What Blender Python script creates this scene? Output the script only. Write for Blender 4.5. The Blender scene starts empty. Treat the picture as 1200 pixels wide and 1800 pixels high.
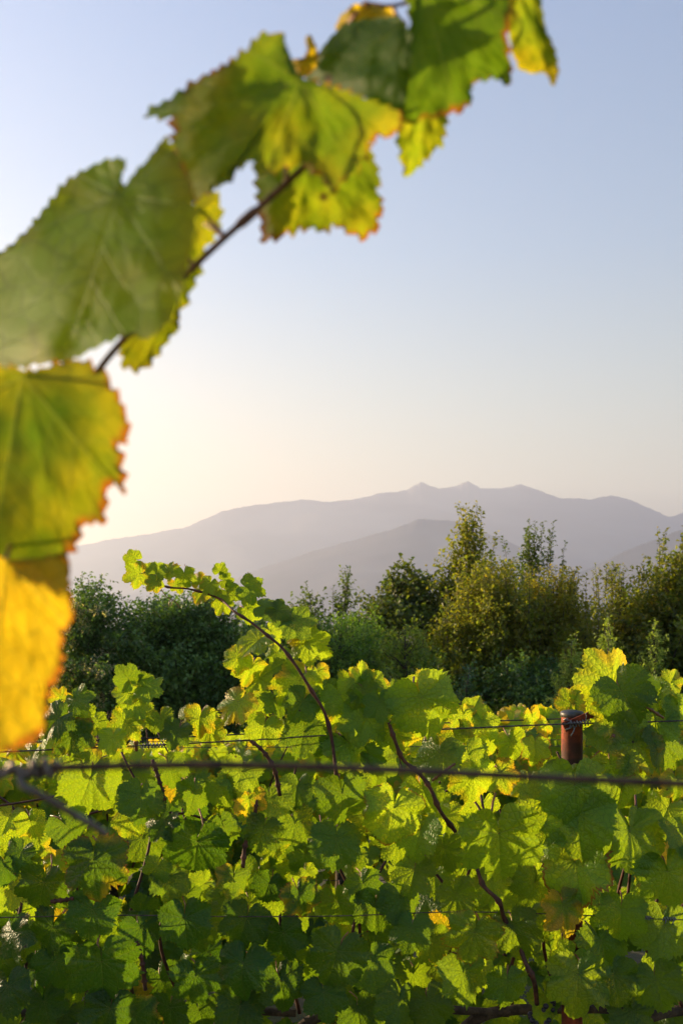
import bpy, math
import numpy as np
from mathutils import Vector, Matrix
R = math.radians
sc = bpy.context.scene
COL = sc.collection

# ------------------------------------------------------------------ camera, world, sun, exposure
EYE = 1.75
cam_d = bpy.data.cameras.new('camera')
cam = bpy.data.objects.new('camera', cam_d); COL.objects.link(cam)
cam.location = (0, 0, EYE); cam.rotation_euler = (R(90), 0, 0)
cam_d.sensor_width = 36; cam_d.sensor_height = 36; cam_d.lens = 35
cam_d.shift_y = 0.1
cam_d.clip_start = 0.05; cam_d.clip_end = 60000
cam_d.dof.use_dof = True; cam_d.dof.focus_distance = 2.75; cam_d.dof.aperture_fstop = 8
sc.camera = cam

SUN_AZ, SUN_EL = 60.0, 5.8            # degrees left of the view, degrees up
world = bpy.data.worlds.new('World'); sc.world = world; world.use_nodes = True
wn = world.node_tree.nodes; wl = world.node_tree.links
sky = wn.new('ShaderNodeTexSky'); sky.sky_type = 'NISHITA'; sky.sun_disc = False
sky.sun_elevation = R(SUN_EL); sky.sun_rotation = R(-SUN_AZ)
sky.air_density = 1.0; sky.dust_density = 2.5; sky.ozone_density = 3.0; sky.altitude = 300
# warm dusty band of evening air low over the horizon
_tc = wn.new('ShaderNodeTexCoord'); _sp = wn.new('ShaderNodeSeparateXYZ'); wl.new(_tc.outputs['Generated'], _sp.inputs[0])
_rp = wn.new('ShaderNodeValToRGB'); wl.new(_sp.outputs[2], _rp.inputs[0])
_rp.color_ramp.elements[0].position = 0.0; _rp.color_ramp.elements[0].color = (2.05, 1.07, .50, 1)
_rp.color_ramp.elements[1].position = 0.62; _rp.color_ramp.elements[1].color = (1.09, .97, .98, 1)
_e = _rp.color_ramp.elements.new(0.12); _e.color = (2.03, 1.13, .61, 1)
_e = _rp.color_ramp.elements.new(0.21); _e.color = (1.73, 1.11, .73, 1)
_e = _rp.color_ramp.elements.new(0.34); _e.color = (1.33, 1.04, .88, 1)
_mx = wn.new('ShaderNodeMix'); _mx.data_type = 'RGBA'; _mx.blend_type = 'MULTIPLY'; _mx.inputs[0].default_value = 1.0
wl.new(sky.outputs[0], _mx.inputs[6]); wl.new(_rp.outputs[0], _mx.inputs[7])
wl.new(_mx.outputs[2], wn['Background'].inputs[0])
wn['Background'].inputs[1].default_value = 0.135

sd = bpy.data.lights.new('sun', 'SUN'); sun = bpy.data.objects.new('sun', sd); COL.objects.link(sun)
sd.energy = 5.0; sd.angle = R(0.5); sd.color = (1.0, 0.78, 0.46)
to_sun = Vector((-math.sin(R(SUN_AZ))*math.cos(R(SUN_EL)), math.cos(R(SUN_AZ))*math.cos(R(SUN_EL)), math.sin(R(SUN_EL))))
sun.rotation_euler = to_sun.to_track_quat('Z', 'Y').to_euler()
sun.location = (-20, 20, 30)

sc.view_settings.view_transform = 'Standard'; sc.view_settings.look = 'None'
sc.view_settings.gamma = 1; sc.view_settings.exposure = 1.92
sc.cycles.max_bounces = 8; sc.cycles.diffuse_bounces = 3; sc.cycles.glossy_bounces = 2
sc.cycles.transmission_bounces = 5; sc.cycles.volume_bounces = 0; sc.cycles.transparent_max_bounces = 8

# ------------------------------------------------------------------ helpers
F = 1750.0
def P(px, py, d):                      # a point of the place at depth d seen at photo pixel (px, py)
    return np.array([(px-600)/F*d, d, EYE+(1080-py)/F*d])
def ground_z(y):
    y = max(y, -20.0)
    if y < 2.6: return 0.0
    if y < 22: return -0.065*(y-2.6)
    if y < 400: return -1.26-0.06*(y-22)
    return -23.94
def tag(o, label=None, cat=None, group=None, kind=None):
    if label: o['label'] = label
    if cat: o['category'] = cat
    if group: o['group'] = group
    if kind: o['kind'] = kind
    return o
def empty(name, loc):
    o = bpy.data.objects.new(name, None); COL.objects.link(o); o.location = loc
    o.empty_display_size = 0.1
    return o
def mesh_from(name, V, T, mat_idx=None, uvs=None, col=None, smooth=True):
    V = np.asarray(V, np.float32); T = np.asarray(T, np.int32)
    me = bpy.data.meshes.new(name)
    me.vertices.add(len(V)); me.vertices.foreach_set('co', V.ravel())
    n = len(T); me.loops.add(n*3); me.polygons.add(n)
    me.loops.foreach_set('vertex_index', T.ravel())
    me.polygons.foreach_set('loop_start', np.arange(0, n*3, 3, dtype=np.int32))
    me.polygons.foreach_set('loop_total', np.full(n, 3, np.int32))
    me.polygons.foreach_set('use_smooth', np.full(n, smooth))
    if mat_idx is not None: me.polygons.foreach_set('material_index', np.asarray(mat_idx, np.int32))
    if uvs:
        for k, a in uvs.items():
            l = me.uv_layers.new(name=k)
            l.data.foreach_set('uv', np.asarray(a, np.float32)[T.ravel()].ravel())
    if col is not None:
        c = me.color_attributes.new('tint', 'FLOAT_COLOR', 'POINT')
        c.data.foreach_set('color', np.asarray(col, np.float32).ravel())
    me.update(); me.validate()
    return me
def link(name, me, mats, parent=None, loc=None, origin_at=None):
    o = bpy.data.objects.new(name, me); COL.objects.link(o)
    if not isinstance(mats, (list, tuple)): mats = [mats]
    if len(me.materials) == 0:
        for m in mats: me.materials.append(m)
    if parent is not None:
        o.parent = parent
        o.location = (Vector(loc) - parent.location) if loc is not None else -parent.location
    elif loc is not None: o.location = loc
    return o
class Geo:                             # collects triangles
    def __init__(s): s.V = []; s.T = []; s.n = 0
    def add(s, V, T):
        V = np.asarray(V, float).reshape(-1, 3); s.V.append(V); s.T.append(np.asarray(T, int).reshape(-1, 3)+s.n); s.n += len(V)
    def tube(s, pts, rad, sides=8, cap=True):
        pts = np.asarray(pts, float); n = len(pts)
        rad = np.full(n, rad) if np.isscalar(rad) else np.asarray(rad, float)
        tan = np.gradient(pts, axis=0); tan /= np.linalg.norm(tan, axis=1)[:, None]+1e-12
        ref = np.array([0, 0, 1.0]) if abs(tan[0][2]) < .9 else np.array([1.0, 0, 0])
        u = np.cross(tan[0], ref); u /= np.linalg.norm(u)
        rings = []
        a = np.linspace(0, 2*np.pi, sides, endpoint=False)
        for i in range(n):
            u = u-tan[i]*np.dot(u, tan[i]); u /= np.linalg.norm(u)+1e-12
            v = np.cross(tan[i], u)
            rings.append(pts[i]+rad[i]*(np.cos(a)[:, None]*u+np.sin(a)[:, None]*v))
        V = np.vstack(rings+[pts[:1], pts[-1:]]); T = []
        for i in range(n-1):
            for k in range(sides):
                p, q = i*sides+k, i*sides+(k+1) % sides
                T += [(p, q, q+sides), (p, q+sides, p+sides)]
        if cap:
            for k in range(sides):
                T.append((n*sides, (k+1) % sides, k)); T.append((n*sides+1, (n-1)*sides+k, (n-1)*sides+(k+1) % sides))
        s.add(V, T)
    def lathe(s, prof, c=(0, 0, 0), sides=32):
        a = np.linspace(0, 2*np.pi, sides, endpoint=False); V = []; T = []
        for (r, z) in prof: V += [(c[0]+r*math.cos(t), c[1]+r*math.sin(t), c[2]+z) for t in a]
        for i in range(len(prof)-1):
            for k in range(sides):
                p, q = i*sides+k, i*sides+(k+1) % sides
                T += [(p, q, q+sides), (p, q+sides, p+sides)]
        s.add(V, T)
    def obj(s, name, mat, parent=None, smooth=True):
        return link(name, mesh_from(name, np.vstack(s.V), np.vstack(s.T), smooth=smooth), mat, parent)
def smooth_path(pts, n=24):            # Catmull-Rom through points
    p = np.asarray(pts, float); p = np.vstack([2*p[0]-p[1], p, 2*p[-1]-p[-2]]); out = []
    m = len(p)-3
    for i in range(m):
        for t in np.linspace(0, 1, max(2, n//m), endpoint=False):
            a, b, c, d = p[i:i+4]
            out.append(.5*((2*b)+(-a+c)*t+(2*a-5*b+4*c-d)*t*t+(-a+3*b-3*c+d)*t**3))
    out.append(p[-2]); return np.array(out)

# ------------------------------------------------------------------ materials
def new_mat(name):
    m = bpy.data.materials.new(name); m.use_nodes = True
    nt = m.node_tree; nt.nodes.clear()
    out = nt.nodes.new('ShaderNodeOutputMaterial')
    return m, nt, out
class N:                               # tiny node-graph writer
    def __init__(s, nt): s.nt = nt
    def node(s, t, ins=None, **kw):
        n = s.nt.nodes.new(t)
        for k, v in kw.items(): setattr(n, k, v)
        for k, v in (ins or {}).items():
            if hasattr(v, 'is_output'): s.nt.links.new(v, n.inputs[k])
            else: n.inputs[k].default_value = v
        return n
    def m(s, op, a, b=None, c=None, clamp=False):
        i = {0: a}
        if b is not None: i[1] = b
        if c is not None: i[2] = c
        return s.node('ShaderNodeMath', i, operation=op, use_clamp=clamp).outputs[0]
    def step(s, v, lo, hi):
        return s.node('ShaderNodeMapRange', {0: v, 1: lo, 2: hi, 3: 0.0, 4: 1.0}, interpolation_type='SMOOTHSTEP').outputs[0]
    def mix(s, f, a, b):
        n = s.node('ShaderNodeMix', data_type='RGBA')
        for k, v in ((0, f), (6, a), (7, b)):
            if hasattr(v, 'is_output'): s.nt.links.new(v, n.inputs[k])
            else: n.inputs[k].default_value = (*v, 1) if isinstance(v, tuple) and len(v) == 3 else v
        return n.outputs[2]
    def noise(s, vec, scale, detail=3, rough=.55):
        return s.node('ShaderNodeTexNoise', {'Vector': vec, 'Scale': scale, 'Detail': detail, 'Roughness': rough}).outputs[0]

def leaf_material(name, merged, big=False):
    """Grape leaf. Per-leaf data (tone, yellowing, browning, seed) come from the object colour or, in a merged mesh, the vertex colour."""
    mt, nt, out = new_mat(name); g = N(nt)
    if merged:
        a = g.node('ShaderNodeAttribute', attribute_name='tint'); colr, alpha = a.outputs['Color'], a.outputs['Alpha']
    else:
        a = g.node('ShaderNodeObjectInfo'); colr, alpha = a.outputs['Color'], a.outputs['Alpha']
    s3 = g.node('ShaderNodeSeparateColor', {0: colr})
    tone, yel, brn = s3.outputs[0], s3.outputs[1], s3.outputs[2]
    flat = g.node('ShaderNodeUVMap', uv_map='flat').outputs[0]
    vein = g.node('ShaderNodeSeparateXYZ', {0: g.node('ShaderNodeUVMap', uv_map='vein').outputs[0]})
    aux = g.node('ShaderNodeSeparateXYZ', {0: g.node('ShaderNodeUVMap', uv_map='aux').outputs[0]})
    u, v = vein.outputs[0], vein.outputs[1]; edge = aux.outputs[0]
    off = g.node('ShaderNodeCombineXYZ', {0: g.m('MULTIPLY', alpha, 37.0), 1: g.m('MULTIPLY', alpha, 91.0), 2: alpha}).outputs[0]
    p = g.node('ShaderNodeVectorMath', {0: flat, 1: off}, operation='ADD').outputs[0]
    # veins
    wid = g.m('MULTIPLY_ADD', u, -0.008, 0.012)
    main = g.m('SUBTRACT', 1.0, g.step(v, g.m('MULTIPLY', wid, .35), wid), clamp=True)
    wob = g.m('MULTIPLY_ADD', g.noise(p, 5.0, 1), .05, -.025)
    ph = g.m('FRACT', g.m('DIVIDE', g.m('ADD', g.m('SUBTRACT', u, g.m('MULTIPLY', v, .85)), wob), .155))
    tri = g.m('ABSOLUTE', g.m('SUBTRACT', ph, .5))
    sec = g.m('SUBTRACT', 1.0, g.step(tri, .012, .05), clamp=True)
    vor = g.node('ShaderNodeTexVoronoi', {'Vector': p, 'Scale': 17.0}, feature='DISTANCE_TO_EDGE').outputs[0]
    ter = g.m('SUBTRACT', 1.0, g.step(vor, .015, .07), clamp=True)
    vmask = g.m('MAXIMUM', main, g.m('MULTIPLY', sec, .6))
    # colour
    n1 = g.noise(p, 1.5, 4); n2 = g.noise(p, 6.0, 4); n3 = g.noise(p, 24.0, 3)
    green = g.mix(tone, (.011, .058, .008), (.125, .260, .012))
    green = g.mix(g.m('MULTIPLY', n2, .5), green, (.065, .15, .007))
    yellow = g.mix(n2, (.34, .25, .015), (.62, .36, .020))
    away = g.step(v, .03, .16)                     # yellowing starts between the veins
    yf = g.m('ADD', g.m('MULTIPLY', n1, .9 if not big else .72), g.m('MULTIPLY', edge, .28 if not big else .16))
    yf = g.m('ADD', yf, g.m('MULTIPLY', away, .12)) if not big else g.m('ADD', yf, g.m('MULTIPLY', n2, .38))
    lim = g.m('MULTIPLY_ADD', yel, -1.05, 1.22)
    yf = g.step(yf, g.m('SUBTRACT', lim, .16 if not big else .26), g.m('ADD', lim, .16 if not big else .26))
    base = g.mix(yf, green, yellow)
    bf = g.m('ADD', g.m('MULTIPLY', g.m('POWER', edge, 5.0 if not big else 7.0), .62 if not big else .56), g.m('MULTIPLY', n2, .55 if not big else .86))
    bl = g.m('MULTIPLY_ADD', brn, -.62, 1.22)
    bf = g.step(bf, g.m('SUBTRACT', bl, .10), g.m('ADD', bl, .10))
    if big: base = g.mix(g.m('MULTIPLY', g.step(g.noise(p, 3.2, 5, .65), .42, .66), .6), base, (.10, .13, .015))
    brown = g.mix(n3, (.13, .035, .010), (.30, .085, .015))
    base = g.mix(bf, base, brown)
    spot = g.node('ShaderNodeTexVoronoi', {'Vector': p, 'Scale': 4.6, 'Randomness': 1.0})
    pick = g.node('ShaderNodeSeparateColor', {0: spot.outputs['Color']}).outputs[0]
    sp = g.m('MULTIPLY', g.m('SUBTRACT', 1.0, g.step(spot.outputs['Distance'], .06, .13), clamp=True), g.m('LESS_THAN', pick, g.m('MULTIPLY', brn, .55)))
    base = g.mix(sp, base, (.05, .028, .010))
    base = g.node('ShaderNodeVectorMath', {0: base, 3: g.m('MULTIPLY_ADD', g.m('FRACT', g.m('MULTIPLY', alpha, 7.3)), .85, .55)}, operation='SCALE').outputs[0]
    tris = g.mix(g.m('MULTIPLY', ter, .22), base, (.02, .045, .01))
    tris = g.mix(g.m('MULTIPLY', vmask, .45), tris, (.15, .22, .045))
    back = g.node('ShaderNodeNewGeometry').outputs['Backfacing']
    front = g.mix(g.m('MULTIPLY', back, .30), tris, (.12, .19, .06))
    # transmitted colour
    tg = g.mix(tone, (.06, .16, .003), (.54, .70, .012))
    ty = g.mix(n2, (.70, .50, .010), (.86, .56, .012))
    tc = g.mix(yf, tg, ty)
    tc = g.mix(g.m('MULTIPLY', bf, .85), tc, (.45, .09, .01))
    tc = g.mix(sp, tc, (.07, .03, .01))
    tc = g.mix(g.m('MULTIPLY', ter, .30), tc, (.09, .15, .005))
    tc = g.mix(g.m('MULTIPLY', vmask, .35 if not big else .22), tc, (.26, .30, .03) if not big else (.42, .44, .06))
    tc = g.mix(g.m('MULTIPLY', g.m('SUBTRACT', n3, .35), .5), tc, (.20, .25, .01))
    h = g.m('ADD', g.m('MULTIPLY', vmask, -.6), g.m('ADD', g.m('MULTIPLY', g.step(vor, .0, .25), .35 if not big else .08), g.m('MULTIPLY', n2, 1.2)))
    bump = g.node('ShaderNodeBump', {'Strength': .5 if not big else .4, 'Distance': .006 if not big else .003, 'Height': h}).outputs[0]
    bs = g.node('ShaderNodeBsdfPrincipled', {'Base Color': front, 'Roughness': g.m('MULTIPLY_ADD', back, .15, .43 if not big else .60), 'Normal': bump, 'Specular IOR Level': .48 if not big else .18})
    tr = g.node('ShaderNodeBsdfTranslucent', {'Color': tc, 'Normal': bump})
    mx = g.node('ShaderNodeMixShader', {0: .56, 1: bs.outputs[0], 2: tr.outputs[0]})
    nt.links.new(mx.outputs[0], out.inputs[0])
    return mt
def crown_material(name, c1, c2, t1, fac=.45, rough=.5):
    mt, nt, out = new_mat(name); g = N(nt)
    a = g.node('ShaderNodeAttribute', attribute_name='tint')
    s3 = g.node('ShaderNodeSeparateColor', {0: a.outputs['Color']})
    base = g.mix(s3.outputs[0], c1, c2)
    base = g.mix(g.m('MULTIPLY', s3.outputs[1], 1.0), base, t1)
    bs = g.node('ShaderNodeBsdfPrincipled', {'Base Color': base, 'Roughness': rough, 'Specular IOR Level': .4})
    tcol = g.node('ShaderNodeVectorMath', {0: base, 1: (3.2, 3.4, .8)}, operation='MULTIPLY').outputs[0]
    tr = g.node('ShaderNodeBsdfTranslucent', {'Color': tcol})
    mx = g.node('ShaderNodeMixShader', {0: fac, 1: bs.outputs[0], 2: tr.outputs[0]})
    nt.links.new(mx.outputs[0], out.inputs[0]); return mt
def rough_material(name, c1, c2, scale, rough=.7, metal=0.0, bump=.3, c3=None, dist=.002):
    mt, nt, out = new_mat(name); g = N(nt)
    p = g.node('ShaderNodeTexCoord').outputs['Object']
    n = g.noise(p, scale, 5, .65); n2 = g.noise(p, scale*.23, 3)
    base = g.mix(g.step(n, .35, .68), c1, c2)
    if c3: base = g.mix(g.step(n2, .5, .66), base, c3)
    b = g.node('ShaderNodeBump', {'Strength': bump, 'Distance': dist, 'Height': n}).outputs[0]
    bs = g.node('ShaderNodeBsdfPrincipled', {'Base Color': base, 'Roughness': rough, 'Metallic': metal, 'Normal': b})
    nt.links.new(bs.outputs[0], out.inputs[0]); return mt

M_LEAF = leaf_material('grape_leaf', False)
M_LEAF_NEAR = leaf_material('grape_leaf_close', False, True)
M_LEAF_MASS = leaf_material('grape_foliage', True)
M_CANE = rough_material('cane_bark', (.045, .014, .008), (.115, .036, .016), 60, .75, 0, .5)
M_CANE_GREEN = rough_material('shoot_bark', (.14, .060, .022), (.24, .10, .035), 60, .5, 0, .3)
M_PETIOLE = rough_material('petiole', (.22, .055, .025), (.26, .13, .03), 40, .45, 0, .1)
M_TRUNK = rough_material('vine_bark', (.035, .022, .014), (.10, .065, .040), 40, .9, 0, 1.0, dist=.01)
M_BARK = rough_material('tree_bark', (.035, .028, .020), (.10, .08, .055), 14, .9, 0, .8, dist=.02)
M_WIRE = rough_material('wire_weathered', (.045, .035, .028), (.16, .12, .09), 90, .5, .6, .2)
M_WIRE_RUST = rough_material('wire_rusty', (.040, .020, .011), (.11, .052, .026), 70, .9, .0, .4, c3=(.085, .050, .032), dist=.0004)
M_GALV = rough_material('galvanised_wire', (.13, .13, .14), (.30, .30, .32), 120, .5, .5, .3, dist=.0004)
M_CANE_NEAR = rough_material('cane_bark_close', (.10, .034, .016), (.22, .085, .040), 220, .6, 0, .5)
M_KNOT = rough_material('wire_old_galvanised', (.075, .060, .050), (.24, .22, .21), 90, .55, .45, .4, c3=(.11, .07, .045), dist=.0004)
M_RUST = rough_material('rusty_steel', (.11, .017, .007), (.33, .060, .015), 34, .8, .15, .5, c3=(.060, .022, .014))
M_CAP = rough_material('post_cap', (.045, .045, .05), (.085, .085, .09), 50, .45, .3, .15)
M_GRAPE = rough_material('grape_skin', (.010, .008, .018), (.035, .030, .06), 60, .4, 0, .05)

# ------------------------------------------------------------------ setting: ground, mountains, haze
def build_ground():
    rr = np.concatenate([[0], np.geomspace(.5, 12500, 90)]); th = np.linspace(0, 2*np.pi, 96, endpoint=False)
    V = []; T = []
    rng = np.random.default_rng(3)
    for r in rr:
        for t in th:
            x, y = r*math.sin(t), r*math.cos(t)
            z = ground_z(y)+(rng.normal()*.02 if r < 40 else rng.normal()*.3 if r < 400 else 0)
            if y < 0 and r > 300: z -= 0
            V.append((x, y, z))
    k = len(th)
    for i in range(len(rr)-1):
        for j in range(k):
            a, b = i*k+j, i*k+(j+1) % k
            T += [(a, b, b+k), (a, b+k, a+k)]
    mt, nt, out = new_mat('ground_grass_soil'); g = N(nt)
    p = g.node('ShaderNodeTexCoord').outputs['Object']
    n = g.noise(p, 1.3, 6, .6); n2 = g.noise(p, 14, 5, .7)
    c = g.mix(g.step(n, .42, .6), (.045, .060, .018), (.10, .075, .045))
    c = g.mix(g.m('MULTIPLY', n2, .6), c, (.075, .085, .025))
    b = g.node('ShaderNodeBump', {'Strength': .8, 'Distance': .05, 'Height': n2}).outputs[0]
    bs = g.node('ShaderNodeBsdfPrincipled', {'Base Color': c, 'Roughness': .95, 'Normal': b})
    nt.links.new(bs.outputs[0], out.inputs[0])
    o = link('ground', mesh_from('ground', V, T), mt); tag(o, kind='structure')
build_ground()

_TAB = {}
def value_noise(x, y, seed):
    if seed not in _TAB: _TAB[seed] = np.random.default_rng(seed).random((256, 256))
    tab = _TAB[seed]
    xi = np.floor(x).astype(int); yi = np.floor(y).astype(int); fx = x-xi; fy = y-yi
    fx = fx*fx*(3-2*fx); fy = fy*fy*(3-2*fy)
    g = lambda i, j: tab[(xi+i) % 256, (yi+j) % 256]
    return (g(0, 0)*(1-fx)+g(1, 0)*fx)*(1-fy)+(g(0, 1)*(1-fx)+g(1, 1)*fx)*fy
def fbm(x, y, seed, o=5):
    s = 0; a = .5
    for k in range(o): s = s+a*value_noise(x*2**k, y*2**k, seed+k); a *= .5
    return s
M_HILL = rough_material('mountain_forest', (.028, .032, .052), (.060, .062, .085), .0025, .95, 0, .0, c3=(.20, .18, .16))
def mountain(name, prof, D, run, seed, base=-40, rough=40):
    prof = np.array(prof, float)
    px = np.linspace(prof[0, 0], prof[-1, 0], 1000)
    py = np.interp(px, prof[:, 0], prof[:, 1])
    ker = np.array([1, 2, 3, 2, 1])/9.0
    py[2:-2] = np.convolve(py, ker, 'same')[2:-2]
    nz = (fbm(px*.06, px*0+3.3, seed, 6)-.47)*4.5+(fbm(px*.35, px*0+1.7, seed+5, 3)-.44)*2.2
    X = (px-600)/F*D; Z = EYE+(1080-(py+nz))/F*D
    k_ = np.exp(-.5*(np.arange(-150, 151)/55.0)**2); k_ /= k_.sum()
    Zs = np.convolve(np.pad(Z, 150, 'edge'), k_, 'valid')          # broad shape of the flank, without the summit detail
    vs = np.concatenate([np.linspace(0, 1, 60), 1+np.linspace(.05, .5, 10)])
    V = []
    for v in vs:
        y = D-run+run*v
        if v <= 1:
            ridge = 1-np.abs(2*fbm((X+.6*y)/1100.0, (np.full_like(X, y)-.3*X)/1300.0, seed+9, 4)-1.0)
            sh = v**1.25
            mv = (fbm(X/2600.0+v*1.1, np.full_like(X, y/2600.0), seed+40, 3)-.45)*900*(1-v)
            cr_ = np.clip((v-.80)/.20, 0, 1)**2; Zm = np.interp(X+mv, X, Zs)*(1-cr_)+np.interp(X+mv, X, Z)*cr_
            Zm = np.minimum(Zm, Z+(1-v)*500)
            z = base+(Zm-base)*sh+(ridge-.75)*(Z-base)*.45*v*(1-v)
        else:
            z = base+(Z-base)*(1-1.6*(v-1))
        V.append(np.stack([X*(y/D), np.full_like(X, y), z], 1))
    n = len(px); V = np.vstack(V); T = []
    i = np.arange(len(vs)-1)[:, None]*n+np.arange(n-1)[None, :]
    i = i.ravel()
    T = np.vstack([np.stack([i, i+1, i+n+1], 1), np.stack([i, i+n+1, i+n], 1)])
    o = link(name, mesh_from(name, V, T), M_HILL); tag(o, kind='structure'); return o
mountain('mountain_range', [(-420, 1040), (-250, 1022), (-100, 1000), (0, 985), (70, 974), (140, 958), (200, 947), (262, 939), (300, 931), (330, 925), (360, 912), (390, 898), (420, 892), (460, 887), (500, 882), (530, 878), (580, 883), (630, 877), (668, 866), (690, 866), (712, 862), (742, 846), (750, 851), (770, 859), (800, 854), (814, 849), (822, 846), (832, 851), (845, 858), (880, 859), (912, 851), (935, 857), (960, 868), (985, 876), (1040, 877), (1075, 870), (1110, 880), (1150, 898), (1175, 908), (1200, 901), (1260, 912), (1330, 930), (1450, 925), (1620, 950)], 9000, 3400, 11)
mountain('foothill', [(200, 1085), (330, 1050), (430, 1010), (500, 984), (560, 966), (620, 950), (690, 930), (735, 911), (770, 914), (805, 916), (850, 935), (900, 955), (960, 985), (1020, 1010), (1100, 1040), (1200, 1070), (1300, 1090)], 5200, 1700, 31)
mountain('foothill', [(880, 1070), (960, 1030), (1040, 997), (1090, 972), (1140, 952), (1200, 930), (1280, 905), (1400, 890), (1560, 905)], 4300, 1500, 57)

def build_haze():
    x0, x1, y0, y1, z0, z1 = -4800, 4800, -60, 12200, -45, 1330
    V = [(x, y, z) for z in (z0, z1) for y in (y0, y1) for x in (x0, x1)]
    T = [(0, 2, 3), (0, 3, 1), (4, 5, 7), (4, 7, 6), (0, 1, 5), (0, 5, 4), (2, 6, 7), (2, 7, 3), (0, 4, 6), (0, 6, 2), (1, 3, 7), (1, 7, 5)]
    mt, nt, out = new_mat('haze_air'); g = N(nt)
    vol = g.node('ShaderNodeVolumePrincipled', {'Color': (.66, .76, 1.0, 1), 'Density': 1.6e-4, 'Anisotropy': .24})
    nt.links.new(vol.outputs[0], out.inputs['Volume'])
    o = link('haze', mesh_from('haze', V, T, smooth=False), mt); tag(o, kind='stuff')
build_haze()
#@@REST@@
# ------------------------------------------------------------------ grape leaf geometry
CTRL = np.array([(0, 1.0), (14, .93), (27, .76), (41, .88), (52, .95), (66, .86), (80, .70), (94, .78), (108, .84), (124, .76), (140, .66), (154, .64), (165, .54), (174, .30), (180, .10)])
VEIN_A = np.array([0, 52, -52, 108, -108])
def outline_r(deg, lobed, rng, asym):
    a = np.abs(deg)
    r = np.interp(a, CTRL[:, 0], CTRL[:, 1])
    rnd = np.interp(a, [0, 12, 30, 52, 80, 108, 140, 154, 165, 174, 180], [.96, .92, .86, .91, .80, .82, .68, .66, .54, .30, .10])
    r = rnd+(r-rnd)*lobed
    return r*(1+asym*np.sin(np.radians(deg)+rng.uniform(0, 6))*.5)
def leaf_mesh(name, seed, step=3, rings=(.16, .34, .52, .70, .85, 1.0), lobed=.7, cup=.12, fold=.12, wave=.06, droop=.15, petiole=True, curl=0.0):
    rng = np.random.default_rng(seed)
    deg = np.arange(-180+step/2, 180, step) if False else np.arange(-180, 180, step).astype(float)
    r = outline_r(deg, lobed, rng, rng.uniform(-.10, .10))
    # ragged saw teeth
    n = len(deg); k = np.arange(n)
    per = 3 if step <= 3 else 2
    ph = (k+np.cumsum(rng.random(n) < .12)) % per
    tooth = np.where(ph == 0, 1.0, np.where(ph == 1, -.45, .15))*rng.uniform(.15, 1.35, n)*(.75+.5*np.sin(k*.31+rng.uniform(0, 6)))
    amp = .105*np.clip((175-np.abs(deg))/30, 0, 1)
    r0 = r; r = r*(1+amp*tooth)
    th = np.radians(deg)
    dv = np.min(np.abs((deg[:, None]-VEIN_A[None]+180) % 360-180), axis=1)
    dv = np.radians(np.minimum(dv, 60))
    V = [(0, 0, 0)]; vu = [(0, 0)]; ax = [(0, 0)]
    ph1, ph2, k1, k2 = rng.uniform(0, 6), rng.uniform(0, 6), rng.integers(3, 5), rng.integers(5, 8)
    dirn = rng.uniform(-.4, .4)
    def lift(x, y, rad, t, s, d):
        z = -cup*(x*x+.6*y*y)-droop*max(y, 0)**2+fold*abs(x)*(1-.3*abs(x))
        z += wave*(math.sin(k1*t+ph1)+.7*math.sin(k2*t+ph2))*s*s
        z += .045*math.sin(min(d, .45)/.45*math.pi)*s*(1-.35*s)   # blade swells between the veins
        z += curl*(x*math.cos(dirn)+y*math.sin(dirn))**3
        return z
    for s in rings:
        rs = r if s > .95 else r0*1.0
        for i in range(n):
            x, y = rs[i]*s*math.sin(th[i]), rs[i]*s*math.cos(th[i])
            V.append((x, y, lift(x, y, r[i], th[i], s, dv[i])))
            vu.append((rs[i]*s*math.cos(dv[i]), rs[i]*s*math.sin(dv[i]))); ax.append((s, 0))
    T = []
    for i in range(n): T.append((0, 1+(i+1) % n, 1+i))
    for q in range(len(rings)-1):
        o = 1+q*n
        for i in range(n):
            j = (i+1) % n
            T += [(o+i, o+j, o+n+j), (o+i, o+n+j, o+n+i)]
    V = np.array(V); flat = V[:, :2]*.5+.5; idx = np.zeros(len(T), int)
    if petiole:
        gg = Geo(); L = rng.uniform(.55, .85)
        pts = smooth_path([(0, .02, -.012), (0, -.10*L, -.05), (rng.uniform(-.1, .1), -.45*L, -.28*L), (rng.uniform(-.2, .2), -.75*L, -.75*L)], 7)
        gg.tube(pts, np.linspace(.020, .026, len(pts)), 5)
        pv = np.vstack(gg.V); pt = np.vstack(gg.T)+len(V)
        V = np.vstack([V, pv]); T = T+[tuple(t) for t in pt]; idx = np.concatenate([idx, np.ones(len(pt), int)])
        flat = np.vstack([flat, np.zeros((len(pv), 2))]); vu += [(0, 0)]*len(pv); ax += [(0, 0)]*len(pv)
    return dict(V=V, T=np.array(T), idx=idx, flat=flat, vein=np.array(vu, float), aux=np.array(ax, float))
def leaf_data(name, t): return mesh_from(name, t['V'], t['T'], t['idx'], {'flat': t['flat'], 'vein': t['vein'], 'aux': t['aux']})
rngT = np.random.default_rng(77)
TEMPL = [leaf_mesh('leaf', 100+i, lobed=rngT.uniform(.55, 1.55), cup=rngT.uniform(.05, .38), fold=rngT.uniform(-.10, .36), wave=rngT.uniform(.03, .09), droop=rngT.uniform(.05, .38), curl=rngT.uniform(-.12, .12)) for i in range(14)]
LOW = [leaf_mesh('leaf', 300+i, step=10, rings=(.5, 1.0), lobed=rngT.uniform(.2, .9), cup=rngT.uniform(.0, .25), fold=rngT.uniform(0, .3), wave=.08, droop=rngT.uniform(.05, .4), petiole=False) for i in range(8)]
TEMPL_ME = [leaf_data('leaf', t) for t in TEMPL]
for me in TEMPL_ME: me.materials.append(M_LEAF); me.materials.append(M_PETIOLE)

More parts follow.
